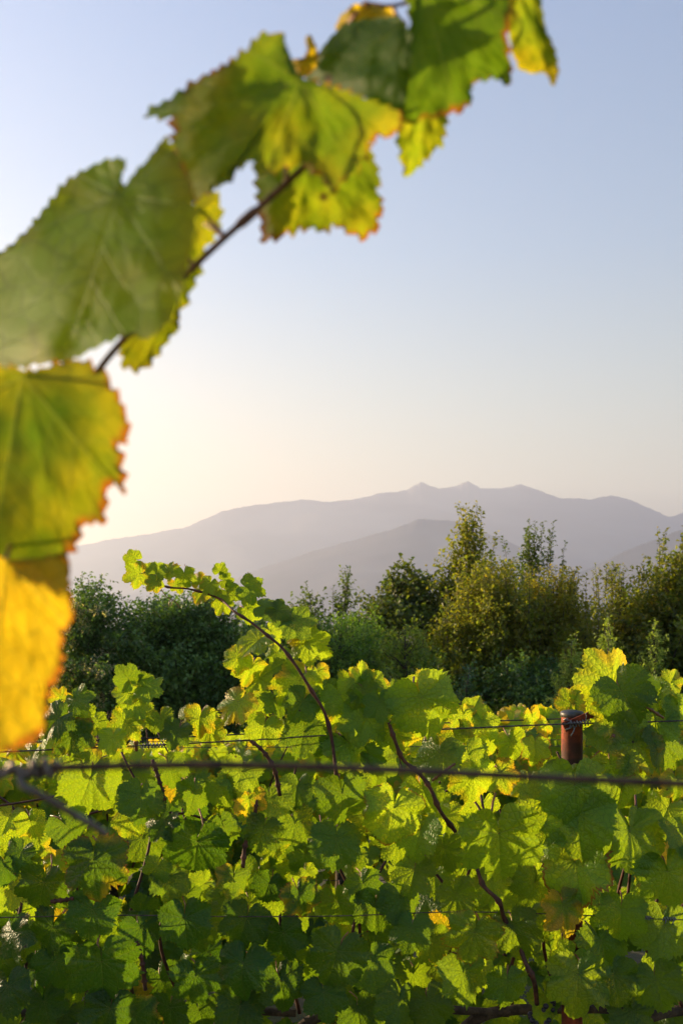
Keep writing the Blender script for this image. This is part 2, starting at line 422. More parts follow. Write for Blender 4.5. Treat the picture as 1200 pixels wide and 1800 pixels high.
def basis(tip, nrm):                   # columns: x, tip (y), normal (z)
    t = np.array(tip, float); t /= np.linalg.norm(t)
    n = np.array(nrm, float); n = n-t*np.dot(n, t); n /= np.linalg.norm(n)+1e-9
    return np.stack([np.cross(t, n), t, n], 1)
def place_leaf(parent, tmpl, pos, B, size, colour, name='leaf'):
    o = bpy.data.objects.new(name, TEMPL_ME[tmpl]); COL.objects.link(o); o.parent = parent
    m = Matrix([[*(B[i]*size), pos[i]] for i in range(3)]+[[0, 0, 0, 1]])
    o.matrix_parent_inverse = Matrix.Identity(4)
    o.matrix_local = Matrix.Translation(-parent.location) @ m
    o.color = colour
    return o
class Foliage:                         # many leaves of one plant as one mesh
    def __init__(s): s.V = []; s.T = []; s.I = []; s.f = []; s.v = []; s.a = []; s.c = []; s.n = 0
    def add(s, t, pos, B, size, colour):
        V = (t['V']*size)@B.T+np.asarray(pos)
        s.V.append(V); s.T.append(t['T']+s.n); s.I.append(t['idx']); s.f.append(t['flat']); s.v.append(t['vein']); s.a.append(t['aux'])
        s.c.append(np.tile(np.array(colour, float), (len(V), 1))); s.n += len(V)
    def obj(s, name, parent):
        if not s.V: return None
        me = mesh_from(name, np.vstack(s.V), np.vstack(s.T), np.concatenate(s.I), {'flat': np.vstack(s.f), 'vein': np.vstack(s.v), 'aux': np.vstack(s.a)}, np.vstack(s.c))
        return tag(link(name, me, [M_LEAF_MASS, M_PETIOLE], parent), kind='stuff')
def rand_dir(rng, tilt_tip, tilt_n, up=.35):
    a = R(rng.normal(0, tilt_tip)); b = rng.normal(0, .25)
    tip = np.array([math.sin(a), -abs(b)*.8, -math.cos(a)])
    n = np.array([rng.normal(0, tilt_n), -1.0, up+rng.normal(0, tilt_n*.8)])
    return basis(tip, n)

# ------------------------------------------------------------------ first vine row
ROW = 2.6; WD = 2.43                # canopy middle; wires and post stand a little nearer
def wire(name, pts, rad, mat, label, cat='wire', n=60, group=None):
    g = Geo(); g.tube(smooth_path(pts, n), rad, 8)
    o = g.obj(name, mat); return tag(o, label, cat, group)
def coil(g, a, b, turns, rad, wr, sides=6, jit=0.0, seed=0):
    """wire wound round the axis a-b"""
    rng = np.random.default_rng(seed)
    a = np.array(a, float); b = np.array(b, float); t = b-a; t /= np.linalg.norm(t)
    u = np.cross(t, (0, 0, 1.0)); u /= np.linalg.norm(u); v = np.cross(t, u)
    k = np.linspace(0, 1, int(turns*12)+1)
    pts = [a+(b-a)*q+(rad*(1+jit*rng.normal()))*(math.cos(q*turns*2*math.pi)*u+math.sin(q*turns*2*math.pi)*v) for q in k]
    g.tube(pts, wr, sides)

TOPW = [(-60, 1326), (0, 1322), (265, 1310), (420, 1302), (600, 1291), (660, 1288), (800, 1281), (985, 1273), (1200, 1267), (1300, 1264)]
w1 = wire('trellis_wire', [P(x, y, WD-.03) for x, y in TOPW], .0019, M_WIRE, 'thin dark top wire of the near vine row, in front of the rusty post')
g = Geo(); coil(g, P(248, 1311, WD-.03), P(290, 1309, WD-.03), 7, .0045, .0016, jit=.1)
g.obj('wire_splice', M_GALV, w1)
g = Geo(); coil(g, P(640, 1289, WD-.03), P(668, 1288, WD-.03), 2, .006, .0018)
g.tube(smooth_path([P(656, 1289, WD-.035), P(662, 1298, WD-.035), P(658, 1303, WD-.035), P(652, 1296, WD-.035)], 12), .0025, 6); g.obj('wire_clip', M_GALV, w1)
w2 = wire('trellis_wire', [P(x, y, WD+.055) for x, y in [(-60, 1308), (200, 1300), (400, 1292), (600, 1279), (800, 1270), (1005, 1263), (1200, 1258), (1300, 1256)]], .0017, M_WIRE, 'thin dark upper wire strung behind the rusty post in the near vine row')
w3 = wire('trellis_wire', [P(x, y, WD-.04) for x, y in [(-60, 1614), (0, 1613), (200, 1609), (400, 1611), (600, 1610), (800, 1603), (1000, 1608), (1200, 1617), (1300, 1619)]], .0014, M_WIRE, 'thin middle wire crossing the dark lower leaves of the near vine row')
g = Geo(); coil(g, P(1132, 1613, WD-.04), P(1142, 1614, WD-.04), 3, .004, .0014); coil(g, P(1163, 1615, WD-.04), P(1186, 1616, WD-.04), 5, .004, .0015, jit=.15)
g.tube([P(1170, 1616, WD-.045), P(1168, 1624, WD-.046)], .0014, 5); g.tube([P(1184, 1616, WD-.045), P(1180, 1626, WD-.046)], .0014, 5)
g.obj('wire_splice', M_GALV, w3)

def post():
    bx, by, _ = P(1004.5, 1250, WD+.03)
    zt = P(0, 1256, WD+.03)[2]; rad = .0258
    e = empty('trellis_post', (bx, by, 0)); tag(e, 'rusty steel trellis post with grey cap standing among yellow green vine leaves', 'post')
    g = Geo(); g.lathe([(rad, -.4)]+[(rad*(1+.012*math.sin(z*40)), z) for z in np.linspace(-.3, zt-.004, 30)], (bx, by, 0), 32); g.obj('pipe', M_RUST, e)
    g = Geo(); g.lathe([(rad*1.0, zt-.006), (rad*1.09, zt-.004), (rad*1.11, zt+.002), (rad*1.06, zt+.007), (rad*.8, zt+.010), (rad*.4, zt+.0115), (.0001, zt+.012)], (bx, by, 0), 32); g.obj('cap', M_CAP, e)
    # flat bar hooked across the front of the pipe
    d = by-rad-.006
    a, b = P(992, 1275, d), P(1047, 1252, d-.012)
    t = (b-a)/np.linalg.norm(b-a); up = np.cross(t, (0, 1.0, 0)); up *= -1 if up[2] < 0 else 1; up /= np.linalg.norm(up); dp = np.cross(t, up)
    g = Geo()
    def bar(a, b, w0, w1, th):
        V = [c+s*up*w+q*dp*th for c, w in ((a, w0), (b, w1)) for s in (-1, 1) for q in (-1, 1)]
        g.add(V, [(0, 1, 3), (0, 3, 2), (4, 6, 7), (4, 7, 5), (0, 4, 5), (0, 5, 1), (2, 3, 7), (2, 7, 6), (0, 2, 6), (0, 6, 4), (1, 5, 7), (1, 7, 3)])
    bar(a, b, .007, .009, .0025)
    bar(b-t*.006-up*.002, b+t*.006-up*.002, .0125, .0125, .0045)
    bar(a-t*.004-up*.004, a+t*.006-up*.004, .012, .012, .0045)
    g.obj('bracket', M_RUST, e, smooth=False)
    g = Geo()
    coil(g, P(1000, 1275, d-.010), P(1036, 1269, d-.012), 7, .0062, .0017, jit=.18, seed=4)
    coil(g, P(996, 1262, d-.008), P(999, 1284, d-.008), 2.5, .008, .0017, jit=.1, seed=5)
    g.tube(smooth_path([P(1010, 1277, d-.012), P(1007, 1286, d-.016), P(1002, 1294, d-.014)], 8), .0017, 6)
    g.tube(smooth_path([P(1027, 1268, d-.012), P(1030, 1260, d-.016), P(1029, 1254, d-.018)], 8), .0015, 6)
    g.obj('wire_tie', M_GALV, e)
post()

VINES = []                             # x of trunk, label
VDEF = [(-2.82, 'grapevine two places past the left edge, continuing the near row'),  # first two are out of view, added to shade the row from the left
        (-2.12, 'grapevine next past the left edge, continuing the near row'),
        (-1.42, 'grapevine at the far left edge of the near row, mostly outside the picture'),
        (-.72, 'leafy grapevine at the left end of the near row with a short upright reddish shoot'),
        (-.16, 'grapevine in the near row with a long arching shoot rising above the others'),
        (.27, 'near row grapevine with a thick dark slanting cane and dark grapes'),
        (.72, 'tall yellow green grapevine wrapped around the rusty post'),
        (1.36, 'grapevine past the rusty post at the far right edge of the near row')]
class Vine: pass
for x, lab in VDEF:
    v = Vine(); v.x = x; v.e = empty('grapevine', (x, ROW+.02, 0)); tag(v.e, lab, 'vine', 'grapevines in the near row')
    v.fol = Foliage(); v.leaves = 0; v.cands = []; VINES.append(v)
BOUND = [-2.47, -1.77, -1.02, -.44, .02, .42, 1.04]
def vine_at(x): return VINES[int(np.searchsorted(BOUND, x))]
rng = np.random.default_rng(5)
for v in VINES:
    g = Geo(); pts = [(v.x+rng.normal()*.02, ROW+.02+rng.normal()*.02, z) for z in np.linspace(-.05, .62, 9)]
    g.tube(smooth_path(pts, 30), np.linspace(.03, .020, len(smooth_path(pts, 30)))*(1+.15*rng.normal(size=len(smooth_path(pts, 30)))), 10)
    arm = smooth_path([pts[-1], (v.x+.12, ROW+.02, .70), (v.x+.36, ROW, .72), (v.x+.60, ROW+.02, .70)], 20)
    g.tube(arm, np.linspace(.018, .010, len(arm)), 8); g.obj('trunk', M_TRUNK, v.e)
    for k in range(5):
        x0 = v.x+.05+k*.13
        c = smooth_path([(x0, ROW+.02, .70), (x0+rng.normal()*.05, ROW+rng.normal()*.05, .95), (x0+rng.normal()*.09, ROW+rng.normal()*.06, 1.2), (x0+rng.normal()*.12, ROW+rng.normal()*.07, 1.33+rng.uniform(-.08, .06))], 24)
        g = Geo(); g.tube(c, np.linspace(.0052, .0028, len(c)), 7); g.obj('cane', M_CANE, v.e)
def cane(v, pts, r0, r1, mat=M_CANE, nodes=True, name='cane', n=40):
    c = smooth_path(pts, n); rad = np.linspace(r0, r1, len(c))
    if nodes:
        for i in range(4, len(c)-2, 6): rad[i] *= 1.7; rad[i-1] *= 1.15; rad[i+1] *= 1.1
    g = Geo(); g.tube(c, rad, 8); return g.obj(name, mat, v.e)
# the arching shoot above the row
v_arch = VINES[4]
ARCH = [(600, 1420, 2.42), (592, 1370, 2.34), (583, 1300, 2.33), (570, 1252, 2.32), (548, 1215, 2.31), (520, 1170, 2.30), (495, 1138, 2.30), (470, 1117, 2.30), (440, 1093, 2.31), (412, 1075, 2.32), (390, 1055, 2.39), (365, 1044, 2.40), (330, 1035, 2.41), (295, 1032, 2.42), (268, 1020, 2.43), (250, 1000, 2.44), (246, 986, 2.44)]
cane(v_arch, [P(*p) for p in ARCH], .0042, .0016, M_CANE, n=70)
TENDRIL = [(282, 1033), (292, 1048), (303, 1056), (300, 1066), (297, 1062), (301, 1054), (312, 1062), (316, 1069)]
g = Geo(); g.tube(smooth_path([P(x, y, 2.41) for x, y in TENDRIL], 30), .0010, 5); g.obj('tendril', M_CANE_GREEN, v_arch.e)
# canes in front of the leaves
cane(VINES[5], [P(*p) for p in [(683, 1270, 2.33), (694, 1302, 2.33), (708, 1335, 2.34), (737, 1360, 2.35), (757, 1388, 2.35), (773, 1425, 2.36), (800, 1462, 2.40)]], .0040, .0048)
cane(VINES[5], [P(*p) for p in [(838, 1528, 2.40), (850, 1558, 2.36), (876, 1584, 2.35), (886, 1615, 2.38), (908, 1650, 2.39), (922, 1690, 2.36), (938, 1725, 2.36), (943, 1765, 2.39)]], .0046, .0058)
cane(VINES[5], [P(*p) for p in [(800, 1342, 2.31), (780, 1356, 2.31), (760, 1372, 2.33)]], .0026, .0032, M_CANE_GREEN)
cane(VINES[4], [P(*p) for p in [(440, 1302, 2.36), (462, 1320, 2.36), (482, 1352, 2.37), (492, 1398, 2.40)]], .0040, .0046)
cane(VINES[4], [P(*p) for p in [(452, 1405, 2.38), (446, 1440, 2.38), (432, 1480, 2.38), (427, 1525, 2.38)]], .0042, .0050)
cane(VINES[3], [P(*p) for p in [(268, 1335, 2.38), (280, 1372, 2.38), (292, 1420, 2.40)]], .0042, .0048)
cane(VINES[3], [P(*p) for p in [(240, 1655, 2.36), (250, 1690, 2.36), (256, 1740, 2.38)]], .0045, .0050)
cane(VINES[3], [P(*p) for p in [(90, 1585, 2.36), (125, 1580, 2.36), (160, 1568, 2.37)]], .0048, .0040)
cane(VINES[6], [P(*p) for p in [(1100, 1232, 2.36), (1130, 1240, 2.36), (1165, 1262, 2.38)]], .0040, .0030, M_CANE_GREEN)
cane(VINES[6], [P(*p) for p in [(1078, 1290, 2.36), (1072, 1310, 2.36), (1090, 1330, 2.37)]], .0044, .0035, M_CANE_GREEN)
cane(VINES[3], [P(*p) for p in [(240, 1320, 2.42), (239, 1290, 2.41), (240, 1255, 2.40), (237, 1225, 2.40), (241, 1195, 2.40), (246, 1187, 2.40)]], .0042, .0022, M_CANE_GREEN)
cane(VINES[3], [P(*p) for p in [(122, 1330, 2.42), (121, 1290, 2.41), (126, 1250, 2.40), (120, 1222, 2.40)]], .0042, .0022, M_CANE_GREEN)
# bunch of dark grapes low on the third vine
rng = np.random.default_rng(12); g = Geo()
c0 = P(950, 1760, 2.45)
for k in range(46):
    q = rng.uniform(0, 1); rr_ = .030*(1-.6*q)+.004; a = rng.uniform(0, 6.28)
    c = c0+np.array([math.cos(a)*rr_, math.sin(a)*rr_, .02-.12*q]); r_ = rng.uniform(.0055, .0075)
    th = np.linspace(0, math.pi, 7); g.lathe([(r_*math.sin(t)+1e-5, -r_*math.cos(t)) for t in th], c, 10)
g.obj('grape_bunch', M_GRAPE, VINES[5].e)

# leaves seen one by one: photo x, y of the blade's middle, width, tip turned from straight down (deg, + to the right), tone (shade of the lower leaves painted in), yellowing, browning, depth
LV = [
 # long arching shoot
 (232, 983, 42, -100, .9, .35, .2, 2.44), (240, 1010, 56, -70, .9, .4, .2, 2.42), (262, 1000, 30, 160, .9, .3, .1, 2.45), (278, 1003, 44, 150, .8, .2, .1, 2.42), (270, 1026, 40, -40, 1, .5, .2, 2.40), (300, 1002, 42, 120, .8, .45, .2, 2.43),
 (325, 1014, 48, 10, .85, .2, .1, 2.40), (312, 1030, 40, 30, .9, .5, .2, 2.43), (350, 1020, 40, 170, .9, .5, .2, 2.41), (366, 1030, 44, -30, .9, .4, .1, 2.38), (352, 1048, 40, -40, 1, .5, .2, 2.42), (388, 1001, 32, 150, .8, .2, .1, 2.40), (398, 1020, 34, 90, .8, .2, .1, 2.40), (375, 1040, 30, 120, .6, .3, .1, 2.42),
 (390, 1063, 44, -25, .95, .4, .2, 2.40), (404, 1042, 50, 60, .6, .2, .1, 2.40), (442, 1035, 62, 70, .45, .1, .1, 2.36), (440, 1074, 56, 60, .75, .25, .1, 2.39), (468, 1066, 56, 80, .35, .05, .1, 2.35), (492, 1078, 62, 55, .25, .02, .1, 2.33),
 (522, 1096, 84, 40, .40, .08, .1, 2.33), (548, 1135, 84, 55, .9, .35, .2, 2.35), (520, 1125, 46, -20, 1, .6, .3, 2.37), (448, 1130, 82, -50, .85, .3, .2, 2.39), (480, 1115, 44, 40, .85, .3, .1, 2.39), (415, 1158, 52, -60, .95, .45, .2, 2.40), (485, 1150, 40, -30, .9, .3, .2, 2.40), (500, 1165, 50, -70, .5, .05, .1, 2.37),
 (440, 1180, 60, -20, .95, .4, .2, 2.42), (458, 1200, 62, 10, .9, .35, .2, 2.42), (412, 1240, 74, -40, 1, .5, .45, 2.36), (447, 1245, 60, 20, .8, .3, .2, 2.38), (520, 1205, 84, -35, 1, .4, .3, 2.35), (528, 1240, 66, -30, .25, .0, .1, 2.33), (485, 1235, 55, 20, .3, .1, .1, 2.39), (560, 1185, 40, 20, .95, .5, .3, 2.38), (575, 1225, 62, 30, .2, .0, .1, 2.36),
 (545, 1268, 60, 10, .9, .4, .2, 2.40), (532, 1295, 76, -10, .25, .0, .1, 2.36), (505, 1280, 50, 20, .9, .5, .2, 2.42), (462, 1285, 60, -15, .85, .35, .2, 2.40),
 # small upright shoot at left and leaves beside it
 (222, 1190, 46, -150, .3, .05, .2, 2.38), (262, 1210, 50, 75, .7, .3, .2, 2.38), (220, 1218, 42, -100, .8, .4, .3, 2.38), (252, 1198, 34, 110, .5, .2, .2, 2.40), (240, 1240, 52, 30, .7, .3, .3, 2.38), (225, 1255, 44, -60, .5, .2, .2, 2.41), (222, 1278, 58, -20, 1, .45, .2, 2.38), (255, 1262, 44, 40, .7, .4, .3, 2.42),
 (105, 1225, 36, -140, 1, .6, .2, 2.42), (138, 1233, 54, 50, .25, .0, .1, 2.37), (96, 1268, 66, -50, .15, .0, .1, 2.35), (118, 1262, 36, -10, .9, .5, .2, 2.42), (90, 1300, 66, 5, 1, .4, .2, 2.40), (140, 1270, 60, 20, .7, .2, .1, 2.39), (170, 1275, 40, 30, .7, .15, .1, 2.42), (130, 1300, 70, 15, .2, .0, .1, 2.37), (198, 1302, 46, 0, 1, .1, .0, 2.34), (310, 1290, 52, -20, .2, .0, .1, 2.36), (285, 1268, 46, 20, .6, .3, .3, 2.40), (350, 1268, 56, -10, .95, .5, .4, 2.38), (330, 1258, 36, 130, .5, .3, .3, 2.42), (372, 1288, 50, 15, .9, .4, .2, 2.42), (28, 1320, 50, 20, 1, .6, .2, 2.45), (55, 1335, 60, -20, .8, .4, .2, 2.48),
 # band of bright leaves right of the shoot
 (600, 1228, 66, 25, .85, .25, .2, 2.38), (635, 1190, 46, 170, 1, .6, .2, 2.40), (612, 1198, 44, -140, .7, .3, .3, 2.42), (655, 1200, 46, 140, .5, .2, .2, 2.40), (640, 1225, 54, 15, .7, .15, .2, 2.37), (675, 1212, 44, 120, .95, .5, .2, 2.41), (668, 1240, 58, 5, .45, .0, .1, 2.34), (705, 1215, 46, 150, .4, .15, .2, 2.40),
 (745, 1240, 112, 20, .70, .05, .15, 2.32), (740, 1205, 52, 175, 1, .4, .3, 2.38), (755, 1200, 44, 160, 1, .6, .2, 2.36), (605, 1262, 62, 10, .95, .5, .2, 2.40), (640, 1270, 80, -20, .85, .2, .2, 2.36), (690, 1290, 60, 15, .55, .3, .35, 2.36), (720, 1285, 60, -10, .95, .5, .2, 2.38), (620, 1315, 88, 40, .75, .25, .2, 2.37), (585, 1320, 60, -20, .15, .0, .1, 2.38), (655, 1330, 40, 60, .3, .0, .1, 2.36), (665, 1345, 66, 10, .4, .1, .1, 2.38),
 (815, 1262, 50, 10, 1, .45, .2, 2.44), (832, 1245, 42, 160, 1, .3, .2, 2.46), (845, 1278, 56, -10, 1, .3, .2, 2.44), (800, 1300, 62, 20, 1, .55, .2, 2.44), (770, 1330, 80, -15, .5, .1, .15, 2.36), (825, 1335, 66, 15, .75, .3, .2, 2.38), (858, 1310, 52, -20, .9, .4, .2, 2.46), (900, 1310, 56, 20, .8, .35, .2, 2.46), (935, 1265, 46, 10, 1, .5, .3, 2.42), (955, 1275, 40, 20, 1, .6, .2, 2.44),
 (940, 1318, 50, 0, .9, .25, .75, 2.38), (1000, 1372, 56, 5, .8, .2, .4, 2.36), (1075, 1352, 66, 15, .7, .15, .7, 2.38), (1055, 1295, 50, 0, .55, .1, .5, 2.38), (1042, 1262, 50, 20, .9, .35, .3, 2.52), (1005, 1232, 52, 160, 1, .45, .6, 2.52), (1022, 1225, 46, -160, .95, .4, .4, 2.52),
 (1068, 1190, 108, -150, 1, .38, .35, 2.40), (1098, 1225, 96, 25, .20, .0, .2, 2.35), (1085, 1268, 90, 10, .75, .35, .3, 2.38), (1148, 1215, 50, 130, .9, .35, .3, 2.44), (1165, 1230, 60, 20, .85, .25, .3, 2.42), (1138, 1210, 46, 170, .95, .35, .4, 2.38), (1180, 1195, 40, 150, .9, .4, .3, 2.46), (1190, 1250, 60, 10, .6, .2, .2, 2.42), (1150, 1275, 80, -10, .7, .2, .2, 2.40), (1110, 1315, 90, -25, .7, .4, .3, 2.36), (1165, 1315, 86, 20, .35, .05, .2, 2.38), (1195, 1330, 60, 10, .5, .1, .2, 2.42),
 # below the near wire, right half
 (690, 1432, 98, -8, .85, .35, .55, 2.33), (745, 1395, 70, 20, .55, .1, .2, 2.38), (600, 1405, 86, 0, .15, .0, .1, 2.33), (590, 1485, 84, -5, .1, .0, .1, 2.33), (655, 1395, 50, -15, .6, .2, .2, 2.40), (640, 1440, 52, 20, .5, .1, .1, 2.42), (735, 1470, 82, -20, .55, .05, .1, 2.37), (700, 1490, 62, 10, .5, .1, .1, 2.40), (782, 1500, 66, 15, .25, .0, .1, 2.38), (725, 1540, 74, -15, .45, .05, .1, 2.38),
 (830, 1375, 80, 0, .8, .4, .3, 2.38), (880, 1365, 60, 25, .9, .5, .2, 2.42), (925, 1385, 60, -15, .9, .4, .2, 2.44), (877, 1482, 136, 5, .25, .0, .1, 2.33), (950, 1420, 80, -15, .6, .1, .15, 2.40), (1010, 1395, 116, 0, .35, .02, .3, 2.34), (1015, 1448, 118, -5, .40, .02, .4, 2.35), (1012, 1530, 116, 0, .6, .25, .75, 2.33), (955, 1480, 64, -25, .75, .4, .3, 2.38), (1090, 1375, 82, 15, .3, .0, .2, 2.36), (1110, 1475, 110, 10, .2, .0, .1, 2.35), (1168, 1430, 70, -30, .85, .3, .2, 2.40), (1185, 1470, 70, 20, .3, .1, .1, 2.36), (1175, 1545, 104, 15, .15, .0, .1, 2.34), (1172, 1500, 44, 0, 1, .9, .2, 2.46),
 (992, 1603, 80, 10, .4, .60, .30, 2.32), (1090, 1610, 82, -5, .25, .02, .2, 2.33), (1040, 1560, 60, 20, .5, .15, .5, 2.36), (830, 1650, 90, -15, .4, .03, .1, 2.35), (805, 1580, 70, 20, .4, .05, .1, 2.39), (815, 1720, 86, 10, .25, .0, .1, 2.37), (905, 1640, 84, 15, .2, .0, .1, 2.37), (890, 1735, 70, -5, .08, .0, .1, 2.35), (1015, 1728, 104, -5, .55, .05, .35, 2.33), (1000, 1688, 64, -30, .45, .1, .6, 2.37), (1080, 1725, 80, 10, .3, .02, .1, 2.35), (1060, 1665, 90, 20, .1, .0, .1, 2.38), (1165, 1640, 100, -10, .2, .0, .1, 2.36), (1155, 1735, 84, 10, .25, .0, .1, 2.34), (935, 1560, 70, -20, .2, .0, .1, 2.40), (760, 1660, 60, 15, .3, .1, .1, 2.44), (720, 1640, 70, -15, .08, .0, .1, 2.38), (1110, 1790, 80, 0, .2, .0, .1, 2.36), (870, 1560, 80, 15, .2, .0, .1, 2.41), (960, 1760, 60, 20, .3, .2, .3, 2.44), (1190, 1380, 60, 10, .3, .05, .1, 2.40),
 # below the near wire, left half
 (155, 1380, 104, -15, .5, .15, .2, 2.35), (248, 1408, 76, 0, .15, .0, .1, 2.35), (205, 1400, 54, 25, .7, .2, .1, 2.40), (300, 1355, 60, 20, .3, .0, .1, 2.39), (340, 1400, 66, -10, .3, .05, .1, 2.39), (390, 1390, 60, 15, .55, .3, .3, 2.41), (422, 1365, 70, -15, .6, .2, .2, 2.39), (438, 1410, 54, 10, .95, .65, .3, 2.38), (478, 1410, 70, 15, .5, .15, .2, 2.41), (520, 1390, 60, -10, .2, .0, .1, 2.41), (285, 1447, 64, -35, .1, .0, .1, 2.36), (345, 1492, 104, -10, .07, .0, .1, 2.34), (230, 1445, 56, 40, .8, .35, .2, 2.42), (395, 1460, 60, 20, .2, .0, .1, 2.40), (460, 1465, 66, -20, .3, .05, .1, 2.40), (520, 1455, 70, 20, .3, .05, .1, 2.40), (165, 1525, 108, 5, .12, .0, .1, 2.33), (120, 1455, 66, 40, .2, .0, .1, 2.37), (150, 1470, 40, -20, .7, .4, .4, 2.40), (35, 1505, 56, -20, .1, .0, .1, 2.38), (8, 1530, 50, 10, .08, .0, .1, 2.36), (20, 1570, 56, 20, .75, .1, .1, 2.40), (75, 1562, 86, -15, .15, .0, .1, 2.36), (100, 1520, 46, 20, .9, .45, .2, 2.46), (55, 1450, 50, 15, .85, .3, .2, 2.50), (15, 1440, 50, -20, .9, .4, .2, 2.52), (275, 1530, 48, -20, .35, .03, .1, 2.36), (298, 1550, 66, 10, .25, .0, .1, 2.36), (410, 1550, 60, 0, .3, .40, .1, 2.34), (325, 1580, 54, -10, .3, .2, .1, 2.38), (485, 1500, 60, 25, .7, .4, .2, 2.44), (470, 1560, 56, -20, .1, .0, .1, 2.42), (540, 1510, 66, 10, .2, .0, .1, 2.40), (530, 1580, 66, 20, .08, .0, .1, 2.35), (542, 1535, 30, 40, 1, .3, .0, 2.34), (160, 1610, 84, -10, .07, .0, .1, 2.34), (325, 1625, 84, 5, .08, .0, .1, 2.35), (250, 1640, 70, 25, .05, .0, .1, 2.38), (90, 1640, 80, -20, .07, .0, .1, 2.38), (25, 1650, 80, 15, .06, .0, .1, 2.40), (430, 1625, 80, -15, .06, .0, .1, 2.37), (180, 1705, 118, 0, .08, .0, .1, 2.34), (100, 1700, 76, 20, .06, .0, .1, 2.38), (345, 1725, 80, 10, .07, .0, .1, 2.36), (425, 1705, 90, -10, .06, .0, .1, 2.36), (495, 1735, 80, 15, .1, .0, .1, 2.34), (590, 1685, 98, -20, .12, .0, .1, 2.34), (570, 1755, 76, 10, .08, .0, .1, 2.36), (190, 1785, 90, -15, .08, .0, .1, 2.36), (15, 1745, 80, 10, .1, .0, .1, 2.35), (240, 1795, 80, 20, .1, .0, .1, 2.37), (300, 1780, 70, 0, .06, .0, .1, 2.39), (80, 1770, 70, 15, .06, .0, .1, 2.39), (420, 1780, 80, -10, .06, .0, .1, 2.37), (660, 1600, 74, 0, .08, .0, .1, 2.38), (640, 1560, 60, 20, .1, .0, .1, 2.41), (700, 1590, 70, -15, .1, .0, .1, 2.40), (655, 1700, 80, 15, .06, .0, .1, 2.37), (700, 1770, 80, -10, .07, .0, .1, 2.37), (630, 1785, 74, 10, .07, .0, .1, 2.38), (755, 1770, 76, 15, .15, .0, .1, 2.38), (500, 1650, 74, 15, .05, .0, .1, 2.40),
]
N_ARCH = 24
rng = np.random.default_rng(21)
for i, (x, y, w, ang, tone, yel, brn, d) in enumerate(LV):
    if y > 1345: tone = min(1, tone+.26*max(0, min(1, (x-480)/350)))  # brighter front light on the lower right leaves put into their tone
    if i % 17 == 5 and y > 1240: brn, yel = .62, max(yel, .40)
    d = d+(.0 if y < 1345 else rng.uniform(-.03, .03))
    size = w/F*d/(1.46 if i >= 40 else 1.55 if i >= N_ARCH else 1.92); yel *= .80
    if 24 <= i < 40: d += .05
    a = R(ang)
    tip = np.array([math.sin(a), -.22+rng.normal()*.22, -math.cos(a)])
    nrm = np.array([rng.normal(0, .38), -1.0, .25+rng.normal(0, .32)])
    B = basis(tip, nrm)
    c = P(x, y, d)-B[:, 1]*size*.20
    v = vine_at(c[0])
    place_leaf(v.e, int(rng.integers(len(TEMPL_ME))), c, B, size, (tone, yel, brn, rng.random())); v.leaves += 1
# filling leaves of the canopy, nearest ones as parts of their own
def fill_row(count, y0, y1, x0, x1, zfun, part_budget, seed, templ, sizes=(.045, .098), tone=(.1, .9)):
    rng = np.random.default_rng(seed); got = []
    for k in range(count):
        x = rng.uniform(x0, x1); d = rng.uniform(y0, y1)
        lo, hi = zfun(x)
        z = lo+(hi-lo)*rng.uniform(0, 1)
        h = (z-lo)/(hi-lo)
        s = rng.uniform(*sizes)*(1-.15*h)
        if d > ROW-.08 and rng.random() < .85*h**1.2: continue
        qx, qy = 600+x/d*F, 1080+(EYE-z)/d*F          # keep the head of the post and its bracket free
        if d < 2.60 and 945 < qx < 1075 and 1215 < qy < 1395: continue
        B = rand_dir(rng, 40, .45)
        t = np.clip(rng.normal(.14+.58*h**1.3+.18*np.clip(x/.5, 0, 1), .22), 0, 1); yl = np.clip(rng.normal(-.02+.30*h**1.6, .13), 0, .9)  # shade put into tone: low leaves darker, right ones lighter
        if rng.random() < .05: yl, s = .75, s*.8
        if rng.random() < .12: s *= .55
        got.append((d, x, np.array([x, d, z]), B, s, (t, yl, np.clip(rng.normal(.18, .15), 0, .8), rng.random())))
    return got
def top_z(x):                          # upper edge of the near row's canopy
    px = 600+x*F/ROW
    py = np.interp(px, [-300, 0, 60, 120, 170, 230, 300, 400, 520, 600, 700, 780, 830, 960, 1020, 1080, 1200, 1500], [1290, 1345, 1335, 1290, 1310, 1275, 1300, 1275, 1285, 1280, 1275, 1300, 1345, 1345, 1300, 1240, 1265, 1250])
    return EYE+(1080-py)/F*ROW
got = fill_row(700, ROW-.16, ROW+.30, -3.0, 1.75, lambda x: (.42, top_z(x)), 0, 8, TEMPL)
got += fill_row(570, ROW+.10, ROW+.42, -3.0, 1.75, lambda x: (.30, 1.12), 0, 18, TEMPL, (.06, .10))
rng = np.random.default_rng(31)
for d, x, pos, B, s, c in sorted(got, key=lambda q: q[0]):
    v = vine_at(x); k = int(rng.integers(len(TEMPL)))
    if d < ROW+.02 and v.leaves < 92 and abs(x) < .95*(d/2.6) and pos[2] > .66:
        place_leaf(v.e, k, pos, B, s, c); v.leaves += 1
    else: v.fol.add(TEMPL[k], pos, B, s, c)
for v in VINES: v.fol.obj('foliage', v.e)

